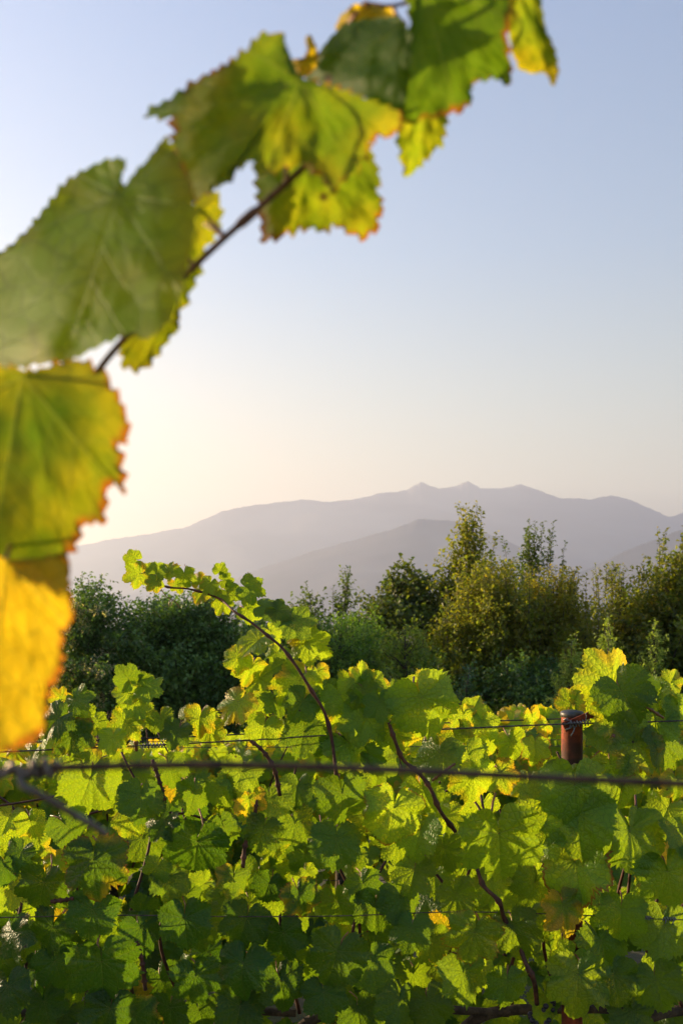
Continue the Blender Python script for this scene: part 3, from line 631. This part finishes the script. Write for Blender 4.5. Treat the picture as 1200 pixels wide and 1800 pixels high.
# ------------------------------------------------------------------ vine rows behind
def back_row(D, xs, top_py, n_per, seed, labels, lo, group, wire_py, wlabels):
    rng = np.random.default_rng(seed); gz = ground_z(D)
    for x, lab in zip(xs, labels):
        e = empty('grapevine', (x, D, gz)); tag(e, lab, 'vine', group)
        g = Geo(); pts = smooth_path([(x+rng.normal()*.02, D+rng.normal()*.02, gz+z) for z in (-.05, .25, .5, .72)], 12)
        g.tube(pts, np.linspace(.035, .022, len(pts)), 8); g.obj('trunk', M_TRUNK, e)
        for k in range(5):
            a = x+rng.uniform(-.45, .45)
            c = smooth_path([(x+(a-x)*.5, D, gz+.7), (a, D+rng.normal()*.05, gz+1.0), (a+rng.normal()*.08, D+rng.normal()*.1, gz+1.35)], 12)
            g = Geo(); g.tube(c, np.linspace(.006, .003, len(c)), 6); g.obj('cane', M_CANE, e)
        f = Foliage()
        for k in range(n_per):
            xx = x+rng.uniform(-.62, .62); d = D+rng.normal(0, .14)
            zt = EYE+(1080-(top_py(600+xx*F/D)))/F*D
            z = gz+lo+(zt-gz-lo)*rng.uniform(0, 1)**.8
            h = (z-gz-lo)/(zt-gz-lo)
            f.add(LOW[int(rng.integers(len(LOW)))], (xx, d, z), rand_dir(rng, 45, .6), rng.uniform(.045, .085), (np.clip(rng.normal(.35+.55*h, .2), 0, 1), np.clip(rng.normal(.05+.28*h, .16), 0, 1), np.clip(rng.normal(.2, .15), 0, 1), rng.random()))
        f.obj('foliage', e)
    for wy, wl_ in zip(wire_py, wlabels):
        wire('trellis_wire', [P(x, wy+(600-x)*.004, D-.12) for x in (-200, 200, 600, 1000, 1400)], .0016, M_WIRE, wl_)
back_row(4.65, [-6.3, -5.25, -4.2, -3.15, -2.1, -1.05, 0.0, 1.05, 2.1], lambda px: np.interp(px, [-300, 0, 300, 500, 790, 830, 880, 950, 1010, 1200, 1500], [1345, 1340, 1310, 1300, 1290, 1242, 1262, 1245, 1262, 1240, 1250]), 560, 91,  # leftmost vines are out of view, added so the near row is shaded
         ['vine of the second row far past the left edge'] + ['vine of the second row past the left edge, between its neighbours'] * 2 + ['first vine of the second row past the left edge', 'vine of the second row at the left edge, below the big yellow leaf', 'vine of the second row behind the small upright reddish shoot', 'vine of the second row behind the foot of the long arching shoot', 'bright backlit vine of the second row seen left of the rusty post', 'vine of the second row at the right edge behind the tall yellow green grapevine'], .20, 'grapevines in the second row', (1302, 1313, 1548), ['wire of the second row, upper of two, seen left of the rusty post', 'wire of the second row, lower of two, seen left of the rusty post', 'low wire of the second row seen through the gap at the left edge'])
back_row(7.2, [-6.0, -4.9, -3.8, -2.7, -1.6, -.5, .6, 1.7, 2.8], lambda px: np.interp(px, [-300, 300, 800, 1000, 1500], [1320, 1310, 1275, 1275, 1270]), 420, 92,  # left end carried on out of view to shade the rows ahead
         ['third row vine far past the left edge', 'third row vine past the left edge, between its neighbours', 'first third row vine past the left edge', 'vine of the third row behind the second row at the left edge', 'vine of the third row below the dark creeper covered bush', 'vine of the third row below the dark broad bush', 'vine of the third row below the round oak', 'vine of the third row below the golden bushes, left of the rusty post', 'vine of the third row at the right edge below the pale saplings'], .35, 'grapevines in the third row', (1345,), ['wire of the third row running below the tree line'])
# ------------------------------------------------------------------ shoot close to the lens, its leaves traced one by one
def traced_leaf(parent, org, outline, d0, gx, gy, bend, colour, tip_deg, seed, tooth=13.0, amp=14.0, pucker=.0006, petiole_to=None, name='leaf', fold=0.0):
    """A real curved leaf: org = where the stalk joins (photo px), outline = its rim going round; depth d0 there, d0+gx*dx+gy*dy away from it."""
    rng = np.random.default_rng(seed)
    org = np.array(org, float); pts = np.array(outline, float)
    # dense rim with saw teeth
    rim = []
    n = len(pts)
    for i in range(n):
        a, b = pts[i], pts[(i+1) % n]; L = np.linalg.norm(b-a); m = max(1, int(L/3.0))
        for k in range(m): rim.append(a+(b-a)*k/m)
    rim = np.array(rim)
    sm = rim.copy()
    for _ in range(2): sm = (np.roll(sm, 1, 0)+2*sm+np.roll(sm, -1, 0))/4
    rim = sm
    tan = np.roll(rim, -1, 0)-np.roll(rim, 1, 0); tan /= np.linalg.norm(tan, axis=1)[:, None]+1e-9
    nor = np.stack([tan[:, 1], -tan[:, 0]], 1)
    area = np.sum(rim[:, 0]*np.roll(rim[:, 1], -1)-np.roll(rim[:, 0], -1)*rim[:, 1])
    if area < 0: nor = -nor
    s = np.concatenate([[0], np.cumsum(np.linalg.norm(np.diff(rim, axis=0), axis=1))])
    t = 0; saw = np.zeros(len(rim)); i = 0
    while i < len(rim):
        per = tooth*rng.uniform(1.1, 2.4); h = amp*rng.uniform(.35, 1.25)
        j = i
        while j < len(rim) and s[j]-s[i] < per: saw[j] = h*(1-(s[j]-s[i])/per)-h*.35; j += 1
        i = max(j, i+1)
    rim = rim+nor*saw[:, None]
    rings = np.array([.07, .15, .24, .34, .44, .54, .64, .73, .82, .90, .96, 1.0])
    nr = len(rim); span = np.max(np.linalg.norm(rim-org, axis=1))
    ang = np.degrees(np.arctan2(rim[:, 0]-org[0], rim[:, 1]-org[1]))-tip_deg
    rel = (ang+180) % 360-180
    va = np.array([0, 50, -50, 100, -100, 148, -148])
    dv = np.radians(np.min(np.abs((rel[:, None]-va[None]+180) % 360-180), axis=1))
    smr = rim-nor*saw[:, None]
    V = []; uvf = []; uvv = []; uva = []
    p1, p2, p3 = rng.uniform(0, 6, 3)
    def pt(q, sfrac, dvr):
        dx, dy = q-org
        X, Y = dx/span, dy/span; rr = math.hypot(X, Y); th = math.atan2(X, Y)
        d = d0+gx*X+gy*Y+bend*(X*X+Y*Y)+fold*abs(X*math.cos(R(tip_deg))-Y*math.sin(R(tip_deg)))
        nz = lambda k, o: float(fbm(np.array([X*k+seed*7.1+40]), np.array([Y*k+seed*3.3+40]), 70+seed+o, 2)[0])-.36
        d += (.030*nz(1.7, 0)+.016*nz(4.0, 9))*min(1.0, sfrac*1.6)+.0045*nz(11.0, 20)
        d -= pucker*math.sin(min(dvr, .43)/.43*math.pi)*rr*2
        return P(q[0], q[1], d), (X, -Y), rr
    def put(q, sf, dvr, L):
        c, fl, rr = pt(q, sf, dvr); V.append(c); uvf.append((fl[0]*.5+.5, fl[1]*.5+.5)); uvv.append((rr*math.cos(dvr), rr*math.sin(dvr))); uva.append((sf, 0))
    put(org, 0, 0, 0)
    for sf in rings:
        blend = max(0.0, (sf-.86)/.14)
        for i in range(nr): put(org+((smr[i]*(1-blend)+rim[i]*blend)-org)*sf, sf, dv[i], 0)
    T = [(0, 1+i, 1+(i+1) % nr) for i in range(nr)]
    for q in range(len(rings)-1):
        o = 1+q*nr
        for i in range(nr):
            j = (i+1) % nr; T += [(o+i, o+nr+j, o+j), (o+i, o+nr+i, o+nr+j)]
    T = np.array(T)
    if area < 0: pass
    idx = np.zeros(len(T), int)
    V = np.array(V)
    nrm = np.sum(np.cross(V[T[:, 1]]-V[T[:, 0]], V[T[:, 2]]-V[T[:, 0]]), axis=0)
    if nrm[1] > 0: T = T[:, ::-1]
    if petiole_to is not None:
        a = P(org[0], org[1], d0+.002); b = P(*petiole_to); g = Geo()
        m_ = (a+b)/2+np.array([0, .012, .006]); c = smooth_path([a, m_, b], 12)
        g.tube(c, .0011, 7); pv = np.vstack(g.V); p_ = np.vstack(g.T)+len(V)
        V = np.vstack([V, pv]); T = np.vstack([T, p_]); idx = np.concatenate([idx, np.ones(len(p_), int)])
        z2 = [(0, 0)]*len(pv); uvf += z2; uvv += z2; uva += z2
    me = mesh_from(name, V, T, idx, {'flat': np.array(uvf), 'vein': np.array(uvv), 'aux': np.array(uva)})
    o = link(name, me, [M_LEAF_NEAR, M_PETIOLE], parent); o.color = colour
    return o
D = .50
CANE = [(20, 900, .53), (95, 762, .525), (170, 655, .505), (222, 592, .50), (283, 528, .497), (342, 468, .495), (396, 417, .492), (454, 366, .490), (500, 325, .488), (541, 287, .486)]
sh = empty('vine_shoot', P(95, 762, .525)); tag(sh, 'blurred vine shoot close to the lens at the left, broad green and yellow leaves', 'vine shoot')
c = smooth_path([P(*p) for p in CANE], 60); rad = np.full(len(c), .00165)
for q in (20, 40): rad[q-1:q+2] *= 1.5
g = Geo(); g.tube(c, rad, 10); g.obj('cane', M_CANE_NEAR, sh)
g = Geo(); g.tube(smooth_path([P(396, 417, .492), P(378, 404, .494), P(360, 393, .498)], 8), np.linspace(.0013, .0009, len(smooth_path([P(396, 417, .492), P(378, 404, .494), P(360, 393, .498)], 8))), 7); g.obj('side_stub', M_PETIOLE, sh)
# broad leaf in the middle
l = traced_leaf(sh, (528, 140), [(504, 128), (500, 100), (497, 62), (460, 56), (440, 82), (400, 112), (350, 140), (312, 168), (290, 180), (252, 204), (300, 206), (306, 232), (300, 260), (318, 300), (334, 352), (356, 346), (382, 322), (398, 326), (402, 300), (436, 283), (448, 290), (452, 312), (470, 304), (520, 288), (545, 290), (566, 312), (588, 340), (602, 318), (628, 298), (648, 262), (662, 238), (690, 240), (708, 222), (702, 196), (660, 180), (610, 160), (560, 146)], .470, .0, -.03, .05, (.26, .40, .48, .13), -20, 1, petiole_to=(500, 325, .488))
l['label'] = 'broad green leaf yellowing in the middle'
# yellowing leaf behind it
l = traced_leaf(sh, (556, 210), [(520, 200), (470, 260), (450, 310), (458, 380), (462, 424), (505, 412), (540, 400), (568, 408), (590, 392), (612, 408), (640, 420), (668, 398), (664, 378), (676, 366), (662, 340), (668, 312), (652, 262), (610, 215)], .525, -.02, -.03, .03, (.45, .36, .55, .45), 15, 2, petiole_to=(530, 300, .489))
l['label'] = 'yellow leaf with brown tip hanging behind the cane'
# big pale green leaf at the left
l = traced_leaf(sh, (206, 345), [(212, 312), (222, 278), (186, 280), (150, 298), (118, 318), (90, 352), (50, 405), (10, 442), (-60, 480), (-110, 560), (-60, 640), (0, 655), (60, 640), (120, 636), (170, 610), (228, 582), (262, 596), (300, 560), (322, 500), (336, 430), (345, 372), (336, 320), (306, 262), (292, 240), (262, 280), (240, 300), (216, 332)], .480, -.105, -.045, .05, (.95, .36, .25, .31), -18, 3, amp=9, pucker=.0008, petiole_to=(342, 468, .495))
l['label'] = 'big pale green leaf with a sheen'
l = traced_leaf(sh, (338, 372), [(352, 340), (382, 334), (390, 372), (384, 410), (362, 430), (354, 470), (330, 520), (306, 566), (306, 584), (276, 622), (242, 655), (214, 640), (216, 600), (240, 560), (270, 500), (300, 430)], .520, .0, -.02, .02, (.45, .42, .35, .73), -25, 4, petiole_to=(396, 417, .492))
l['label'] = 'narrow yellow green leaf half hidden behind the cane'
l = traced_leaf(sh, (40, 660), [(-20, 640), (60, 652), (142, 632), (188, 664), (214, 706), (226, 742), (226, 778), (206, 778), (212, 806), (216, 838), (220, 870), (204, 848), (188, 856), (186, 884), (182, 922), (152, 916), (138, 936), (136, 958), (118, 972), (112, 1010), (60, 1030), (0, 1035), (-80, 1000), (-170, 920), (-190, 800), (-140, 690)], .462, .0, -.02, .03, (.10, .46, .66, .27), -10, 5, tooth=17, amp=16, petiole_to=(95, 762, .525))
l['label'] = 'yellow green leaf with red brown teeth on its right edge'
l = traced_leaf(sh, (10, 985), [(-60, 970), (40, 990), (112, 978), (124, 1010), (122, 1040), (128, 1068), (128, 1094), (108, 1110), (110, 1150), (106, 1186), (84, 1214), (82, 1250), (74, 1292), (40, 1312), (4, 1322), (-40, 1316), (-110, 1260), (-130, 1120), (-110, 1010)], .448, .03, -.01, .02, (.7, .94, .66, .61), -5, 6, tooth=15, amp=11, petiole_to=(20, 900, .53))
l['label'] = 'bright yellow leaf with orange edge'
# second shoot, coming in over the top edge
CANE2 = [(1010, -150, .50), (930, -70, .505), (850, -28, .51), (760, -8, .515), (690, 10, .52), (640, 4, .525)]
s2 = empty('vine_shoot', P(850, -28, .51)); tag(s2, 'blurred vine shoot at the top edge with dark and narrow yellow leaves', 'vine shoot')
c = smooth_path([P(*p) for p in CANE2], 50); g = Geo(); g.tube(c, np.linspace(.0017, .0007, len(c)), 9); g.obj('cane', M_CANE_NEAR, s2)
traced_leaf(s2, (712, 42), [(700, 28), (640, 34), (604, 42), (580, 66), (556, 98), (528, 134), (562, 146), (610, 160), (660, 180), (700, 200), (716, 170), (722, 110), (722, 60)], .488, -.04, -.02, .04, (.20, .10, .2, .83), -55, 7, amp=3, petiole_to=(690, 10, .52))['label'] = 'dark green leaf'
traced_leaf(s2, (738, -40), [(712, -30), (722, 40), (718, 110), (712, 170), (704, 205), (720, 222), (744, 205), (770, 206), (792, 198), (812, 196), (830, 172), (826, 148), (846, 142), (870, 136), (894, 146), (900, 128), (890, 80), (896, 20), (900, -40), (820, -90), (750, -80)], .500, -.010, -.02, .03, (.18, .18, .50, .39), 15, 8, tooth=15, amp=12, petiole_to=(760, -8, .515))['label'] = 'broad olive green leaf with brown tips'
traced_leaf(s2, (742, 150), [(704, 190), (698, 240), (706, 280), (712, 314), (734, 296), (756, 270), (776, 256), (784, 220), (786, 180), (760, 150)], .528, .0, -.01, .02, (.5, .35, .3, .21), 0, 9, amp=9, petiole_to=(740, -10, .516))
traced_leaf(s2, (905, -30), [(892, 0), (894, 60), (902, 100), (914, 124), (940, 130), (958, 126), (972, 152), (982, 130), (976, 90), (958, 50), (950, 0), (940, -50)], .505, .02, .0, .02, (.35, .50, .30, .55), 20, 10, amp=3, fold=-.02, petiole_to=(890, -45, .508))['label'] = 'narrow yellow leaf'
traced_leaf(s2, (660, 20), [(700, 30), (694, 14), (660, 6), (620, 8), (596, 30), (588, 52), (610, 60), (650, 56)], .535, .0, .0, .02, (.9, .85, .3, .65), -60, 11, amp=3, petiole_to=(640, 4, .525))['label'] = 'small yellow leaf'
traced_leaf(s2, (560, 98), [(556, 84), (546, 60), (536, 64), (540, 90), (530, 108), (506, 104), (500, 126), (516, 140), (540, 134), (558, 116)], .535, .0, .0, .01, (.9, .80, .4, .75), -100, 12, amp=2, petiole_to=(628, 22, .53))['label'] = 'small curled yellow leaf'

# wire close to the lens with its knot
NW = .47
nw = empty('trellis_wire', P(70, 1352, NW)); tag(nw, 'thick blurred rusty wire across the picture close to the lens, with a twisted knot', 'wire')
g = Geo(); g.tube(smooth_path([P(x, y, NW) for x, y in [(-120, 1352), (0, 1357), (60, 1352), (95, 1350), (240, 1346), (400, 1345), (640, 1351), (900, 1364), (1200, 1378), (1320, 1384)]], 80), .00185, 12); g.obj('strand', M_WIRE_RUST, nw)
g = Geo(); g.tube(smooth_path([P(x, y, NW-.004) for x, y in [(-120, 1362), (-40, 1350), (0, 1364), (24, 1350), (46, 1362), (62, 1345)]], 40), .0018, 10)
coil(g, P(44, 1353, NW), P(98, 1349, NW), 2.6, .0034, .0019, 8, .08, 2); coil(g, P(-110, 1354, NW), P(44, 1355, NW), 3.2, .0030, .0016, 8, .08, 3)
g.obj('knot', M_KNOT, nw)
g = Geo(); g.tube(smooth_path([P(34, 1358, NW-.003), P(40, 1380, NW-.006), P(58, 1390, NW-.006), P(90, 1408, NW-.004), P(130, 1432, NW), P(160, 1448, NW+.004), P(186, 1466, NW+.008)], 40), .0017, 10); g.obj('wire_end', M_KNOT, nw)

# ------------------------------------------------------------------ trees and bushes
class Crown:
    def __init__(s): s.p = []; s.d = []; s.n = []; s.s = []; s.c = []
    def mesh(s, name, shape):
        p, d, n, z, c = np.vstack(s.p), np.vstack(s.d), np.vstack(s.n), np.concatenate(s.s), np.vstack(s.c)
        d /= np.linalg.norm(d, axis=1)[:, None]+1e-9
        n = n-d*np.sum(n*d, axis=1)[:, None]; n /= np.linalg.norm(n, axis=1)[:, None]+1e-9
        x = np.cross(d, n)
        w = shape
        loc = [(0, 0, 0), (-w*.75, .35, .10), (-w, .62, .12), (0, 1.0, -.10), (w, .62, .12), (w*.75, .35, .10), (0, .5, 0)]
        tri = [(0, 6, 1), (1, 6, 2), (2, 6, 3), (3, 6, 4), (4, 6, 5), (5, 6, 0)]
        V = np.stack([p+z[:, None]*(a*x+b*d+e*n) for a, b, e in loc], 1).reshape(-1, 3)
        T = (np.arange(len(p))[:, None, None]*len(loc)+np.array(tri)[None]).reshape(-1, 3)
        col = np.repeat(np.concatenate([c, np.ones((len(p), 2))], 1), len(loc), 0)
        return mesh_from(name, V, T, None, None, col, smooth=False)
def tree(name, label, cat, px, top, half, d, mat, leaf, seed, profile, n_limbs=60, dens=1.0, shoots=6, shoot_len=.5, base_px=None, w=.32, rise=.6, group=None, top_gold=0.0, squash=.9, pinnate=False, gap=0.0, bottom=.06, blossoms=0):
    """profile: list of (height fraction, width fraction) for the crown's half width."""
    rng = np.random.default_rng(seed)
    half *= 1.3; leaf *= .84; dens *= 1.25; n_limbs = int(n_limbs*1.9); x0, _, zt = P(px, top, d); gz = ground_z(d)-.05
    H = zt-gz; Rw = half/F*d; profile = np.array(profile, float)
    e = empty(name, (x0, d, gz)); tag(e, label, cat, group)
    g = Geo(); cr = Crown()
    lean = rng.normal(0, .03, 2)*H
    trunk = smooth_path([(x0+lean[0]*t+rng.normal()*.03, d+lean[1]*t+rng.normal()*.03, gz+H*t*.97) for t in np.linspace(0, 1, 7)], 30)
    g.tube(trunk, np.linspace(.028*H**.8+.01, .004, len(trunk)), 7)
    tone_ph = rng.uniform(0, 9, 3)
    def leaves_on(path, spacing, size, spread, hfrac, tonebase):
        seg = np.diff(path, axis=0); L = np.sum(np.linalg.norm(seg, axis=1)); m = max(2, int(L/spacing))
        t = np.linspace(.12, 1.0, m)*(len(path)-1); i = np.minimum(t.astype(int), len(path)-2); f = (t-i)[:, None]
        pos = path[i]*(1-f)+path[i+1]*f; tg = seg[i]/(np.linalg.norm(seg[i], axis=1)[:, None]+1e-9)
        sd = rng.normal(size=(m, 3)); sd -= tg*np.sum(sd*tg, axis=1)[:, None]; sd /= np.linalg.norm(sd, axis=1)[:, None]+1e-9
        dr = sd*.9+tg*rng.uniform(.1, .8, (m, 1)); dr[:, 2] += rng.uniform(-.35, .25, m)
        nn = rng.normal(size=(m, 3))*.6; nn[:, 2] = 1.0
        tn = np.clip(tonebase+rng.normal(size=m)*.20, 0, 1)
        gold_f = np.clip(top_gold*(hfrac*1.5-.35)+rng.normal(size=m)*.12*(top_gold > 0), 0, 1)  # golder towards the top of the crown
        cr.p.append(pos+sd*rng.uniform(0, spread, (m, 1))); cr.d.append(dr); cr.n.append(nn); cr.s.append(size*rng.uniform(.65, 1.25, m)); cr.c.append(np.stack([tn, gold_f], 1))
    def fill_limb(a, b, lvl, hfrac, tb):
        L = np.linalg.norm(b-a)
        mid = (a+b)/2+np.array([rng.normal()*.05*L, rng.normal()*.05*L, -.06*L*rng.uniform(-1, 1)])
        path = smooth_path([a, mid, b], 8)
        g.tube(path, np.linspace(.012*L+.003, .002, len(path)), 4, cap=False)
        k = max(4, int(L/(.048/dens)))
        for t in rng.uniform(.18, 1.0, k):
            q = t*(len(path)-1); i = min(int(q), len(path)-2); pos = path[i]+(path[i+1]-path[i])*(q-i)
            ax = (b-a)/L
            dr = ax*rng.uniform(.2, .9)+rng.normal(size=3)*.65+np.array([0, 0, rise*.35]); dr /= np.linalg.norm(dr)
            tl = rng.uniform(.16, .40)*min(1.0, .4+.6*L)*(1.2-.4*t)
            end = pos+dr*tl
            tw = np.array([pos, pos+dr*tl*.5+rng.normal(size=3)*.02, end])
            if pinnate: leaves_on(tw, leaf*.36, leaf, leaf*.1, hfrac, tb)
            else: leaves_on(tw, leaf*.55, leaf, leaf*.35, hfrac, tb)
    for k in range(n_limbs):
        h = bottom+(1-bottom)*((k+rng.uniform(0, 1))/n_limbs)**.9
        h = min(h, .985)
        az = k*2.399+rng.normal()*.5
        wr = np.interp(h, profile[:, 0], profile[:, 1])*Rw*(1+.18*math.sin(az*2+tone_ph[0])+rng.normal()*.20)
        if wr < .04: continue
        i = h*(len(trunk)-1); a = trunk[min(int(i), len(trunk)-1)]
        up = rise*wr*rng.uniform(.5, 1.2)
        ha = max(0.02, (a[2]-up-gz)/H); a0 = trunk[int(ha*(len(trunk)-1))]
        b = a+np.array([math.cos(az)*wr, math.sin(az)*wr*squash, rng.normal()*.05*H*.3])
        if rng.random() < gap: continue
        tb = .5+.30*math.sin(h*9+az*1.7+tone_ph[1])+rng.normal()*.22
        fill_limb(a0, b, 1, h, tb)
        if wr > .5:                    # a second limb filling the inside
            az2 = az+rng.uniform(.6, 1.6); b2 = a+np.array([math.cos(az2)*wr*.6, math.sin(az2)*wr*.6*squash, rng.normal()*.1])
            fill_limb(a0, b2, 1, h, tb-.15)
    for k in range(int(shoots*1.8)):   # upright leading shoots that break the outline
        h = rng.uniform(.55, .97); az = rng.uniform(0, 6.28); wr = np.interp(h, profile[:, 0], profile[:, 1])*Rw*rng.uniform(.2, .9)
        a = np.array([x0+math.cos(az)*wr, d+math.sin(az)*wr*squash, gz+H*h-.15])
        L = shoot_len*rng.uniform(.4, 1.0); b = a+np.array([rng.normal()*.10*L, rng.normal()*.10*L, L])
        b[2] = min(b[2], zt+.12*shoot_len)
        path = smooth_path([a, (a+b)/2+rng.normal(size=3)*.02, b], 10); g.tube(path, np.linspace(.006, .0015, len(path)), 4, cap=False)
        leaves_on(path, leaf*.42, leaf*.95, leaf*.30, h, .5)
        for t in (.2, .35, .5, .65, .8):
            q = a+(b-a)*t; dr = np.array([rng.normal(), rng.normal(), 1.1]); dr /= np.linalg.norm(dr)
            leaves_on(np.array([q, q+dr*L*.10, q+dr*L*.22*(1.2-t)]), leaf*.5, leaf*.9, leaf*.25, h, .5)
    top_ = np.array([trunk[-4], trunk[-2], trunk[-1]+np.array([0, 0, .03*H])]); leaves_on(top_, leaf*.4, leaf, leaf*.4, 1, .5)
    g.obj('trunk', M_BARK, e)
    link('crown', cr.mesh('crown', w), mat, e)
    if blossoms:
        pts = np.vstack(cr.p); B = Crown(); k = 0
        cand = pts[(pts[:, 1] < d-.25*Rw)]
        for q in cand[rng.choice(len(cand), min(blossoms, len(cand)), replace=False)]:
            for _ in range(26):
                v = rng.normal(size=3); v /= np.linalg.norm(v); B.p.append(q+np.array([0, -.08, 0])+v*.055*rng.uniform(.2, 1)); B.d.append(v); B.n.append(rng.normal(size=3)); B.s.append([.032]); B.c.append([(rng.random(), 0)])
        tag(link('seed_heads', B.mesh('seed_heads', .3), M_SEED, e), kind='stuff')
    return e
M_T_DARK = crown_material('leaves_dark', (.040, .078, .018), (.115, .185, .042), (.10, .09, .02), .25)
M_T_OAK = crown_material('leaves_oak', (.032, .054, .013), (.100, .135, .028), (.13, .10, .02), .3)
M_T_GOLD = crown_material('leaves_hornbeam', (.038, .068, .011), (.108, .148, .022), (.26, .19, .022), .4)
M_T_BRIGHT = crown_material('leaves_bright', (.050, .095, .016), (.125, .195, .034), (.22, .19, .03), .4)
M_T_ASH = crown_material('leaves_ash', (.11, .15, .035), (.21, .25, .07), (.22, .18, .04), .4)
M_T_BLUE = crown_material('leaves_bluish', (.035, .075, .035), (.085, .14, .065), (.09, .09, .03), .3)
M_SEED = crown_material('seed_heads', (.24, .21, .16), (.38, .34, .27), (.2, .2, .2), .3, .8)
CONE = [(0, .5), (.15, .85), (.35, 1), (.55, .8), (.75, .45), (.9, .2), (1, .05)]
ROUND = [(0, .8), (.3, 1), (.7, 1), (.85, .9), (.95, .65), (1, .35)]
OVAL = [(0, .4), (.25, .8), (.5, 1), (.7, .92), (.85, .68), (.95, .4), (1, .15)]
SPIRE = [(0, .7), (.3, 1), (.5, .95), (.65, .80), (.8, .55), (.9, .30), (1, .05)]
COLM = [(0, .9), (.3, 1), (.65, 1), (.8, .88), (.92, .55), (1, .22)]
BG = 'trees and bushes beyond the vineyard'
tree('bush', 'dark bush covered by a creeper with pale fluffy seed heads, behind the big yellow leaf', 'bush', 168, 1006, 80, 13.0, M_T_DARK, .060, 401, COLM, 75, 1.25, 8, .35, rise=.3, group=BG, blossoms=130)
tree('broadleaf_tree', 'dark broad bush right of the creeper covered one, behind the arching vine shoot', 'tree', 325, 1035, 108, 13.8, M_T_DARK, .070, 402, ROUND, 100, 1.15, 12, .5, group=BG)
tree('broadleaf_tree', 'dark tree at the left edge behind the big yellow leaf', 'tree', 20, 1030, 110, 15.5, M_T_DARK, .075, 403, ROUND, 70, 1.0, 6, .5, group=BG)
tree('broadleaf_tree', 'thin dark tree with twiggy top seen past the right bend of the arching vine shoot', 'tree', 535, 1034, 70, 17.5, M_T_OAK, .085, 404, OVAL, 50, .8, 12, .8, group=BG, gap=.15)
tree('broadleaf_tree', 'slender small tree with a narrow crooked top, left of the round oak', 'tree', 603, 1008, 34, 17.0, M_T_OAK, .085, 405, SPIRE, 55, .8, 6, .8, group=BG, gap=.2)
tree('oak_tree', 'round dark oak with dense clumped leaves, standing left of the tall pointed tree', 'tree', 700, 984, 74, 16.0, M_T_OAK, .095, 406, OVAL, 95, 1.05, 7, .55, w=.42, group=BG, top_gold=.12)
tree('bush', 'mid green feathery bush below the slender crooked tree', 'bush', 590, 1078, 74, 13.0, M_T_BRIGHT, .055, 407, ROUND, 80, .95, 8, .4, w=.26, group=BG)
tree('bush', 'fresh green bush in front of the round oak', 'bush', 712, 1090, 62, 12.4, M_T_BRIGHT, .055, 408, OVAL, 75, .95, 9, .5, w=.28, group=BG, top_gold=.25, blossoms=14)
tree('tall_tree', 'tall pointed tree, the highest one of the tree line', 'tree', 828, 895, 84, 15.6, M_T_GOLD, .078, 409, SPIRE, 110, .85, 12, .8, group=BG, top_gold=.30, rise=.9, gap=.08)
tree('hornbeam', 'broad olive gold bushy tree just right of the tall pointed tree', 'tree', 868, 1003, 80, 14.0, M_T_GOLD, .066, 410, COLM, 110, 1.1, 36, 1.05, group=BG, top_gold=.32, rise=.8)
tree('hornbeam', 'broad golden brown bushy tree below the twin thin tops', 'tree', 978, 1012, 76, 14.3, M_T_GOLD, .066, 411, COLM, 105, 1.1, 36, 1.05, group=BG, top_gold=.50, rise=.8)
tree('tall_tree', 'thin tall tree with twin wispy tops right of the tall pointed tree', 'tree', 942, 930, 78, 17.0, M_T_OAK, .078, 412, SPIRE, 75, .75, 14, 1.1, group=BG, rise=1.1, gap=.15)
tree('tall_tree', 'wispy thin tree with bare upright twigs near the right edge', 'tree', 1075, 1005, 60, 15.6, M_T_GOLD, .066, 413, OVAL, 60, .8, 18, 1.0, group=BG, top_gold=.30, rise=1.0, gap=.15)
tree('sapling', 'pale feathery sapling right of the golden bushes, lowest of the three', 'sapling', 1008, 1118, 42, 11.2, M_T_ASH, .060, 414, CONE, 60, .8, 5, .35, w=.20, group=BG, pinnate=True)
tree('sapling', 'pale feathery sapling under the wispy thin tree, tallest of the three', 'sapling', 1070, 1080, 34, 12.2, M_T_ASH, .060, 415, CONE, 60, .8, 5, .35, w=.20, group=BG, pinnate=True)
tree('sapling', 'pale feathery sapling beside the tree cut by the right edge', 'sapling', 1143, 1092, 30, 12.0, M_T_ASH, .060, 416, CONE, 55, .8, 5, .35, w=.20, group=BG, pinnate=True)
tree('broadleaf_tree', 'tall leafy tree with uneven top, cut by the right edge', 'tree', 1196, 940, 84, 15.0, M_T_GOLD, .080, 417, OVAL, 105, 1.0, 12, .8, group=BG, top_gold=.25, rise=.8)
tree('bush', 'small bluish green bush in the shade below the tall pointed tree', 'bush', 824, 1165, 30, 11.0, M_T_BLUE, .055, 418, CONE, 45, .9, 5, .3, group=BG)
tree('bush', 'dark low bush in the shade behind the golden bushes and saplings', 'bush', 1090, 1120, 90, 17.5, M_T_DARK, .085, 419, ROUND, 70, 1.0, 6, .4, group=BG)
tree('bush', 'dark bush in the gap between the round oak and the tall pointed tree', 'bush', 775, 1085, 62, 18.0, M_T_DARK, .085, 420, ROUND, 70, 1.0, 6, .4, group=BG)
tree('bush', 'dark bush behind the arching vine shoot, below the twiggy thin tree', 'bush', 470, 1076, 80, 18.5, M_T_DARK, .085, 421, ROUND, 70, 1.0, 6, .4, group=BG)
tree('bush', 'dark low bush at the foot of the golden bushes, above the vine tops', 'bush', 905, 1150, 70, 13.0, M_T_DARK, .065, 422, ROUND, 60, 1.0, 4, .3, group=BG)
tree('hornbeam', 'olive green bushy tree filling the gap behind the pale saplings', 'tree', 1092, 1046, 62, 16.2, M_T_GOLD, .070, 423, COLM, 80, 1.0, 14, .8, group=BG, top_gold=.15, rise=.8)
tree('bush', 'mid green bush between the feathery bush and the round oak', 'bush', 650, 1068, 60, 14.6, M_T_BRIGHT, .065, 424, OVAL, 75, .95, 12, .6, group=BG)
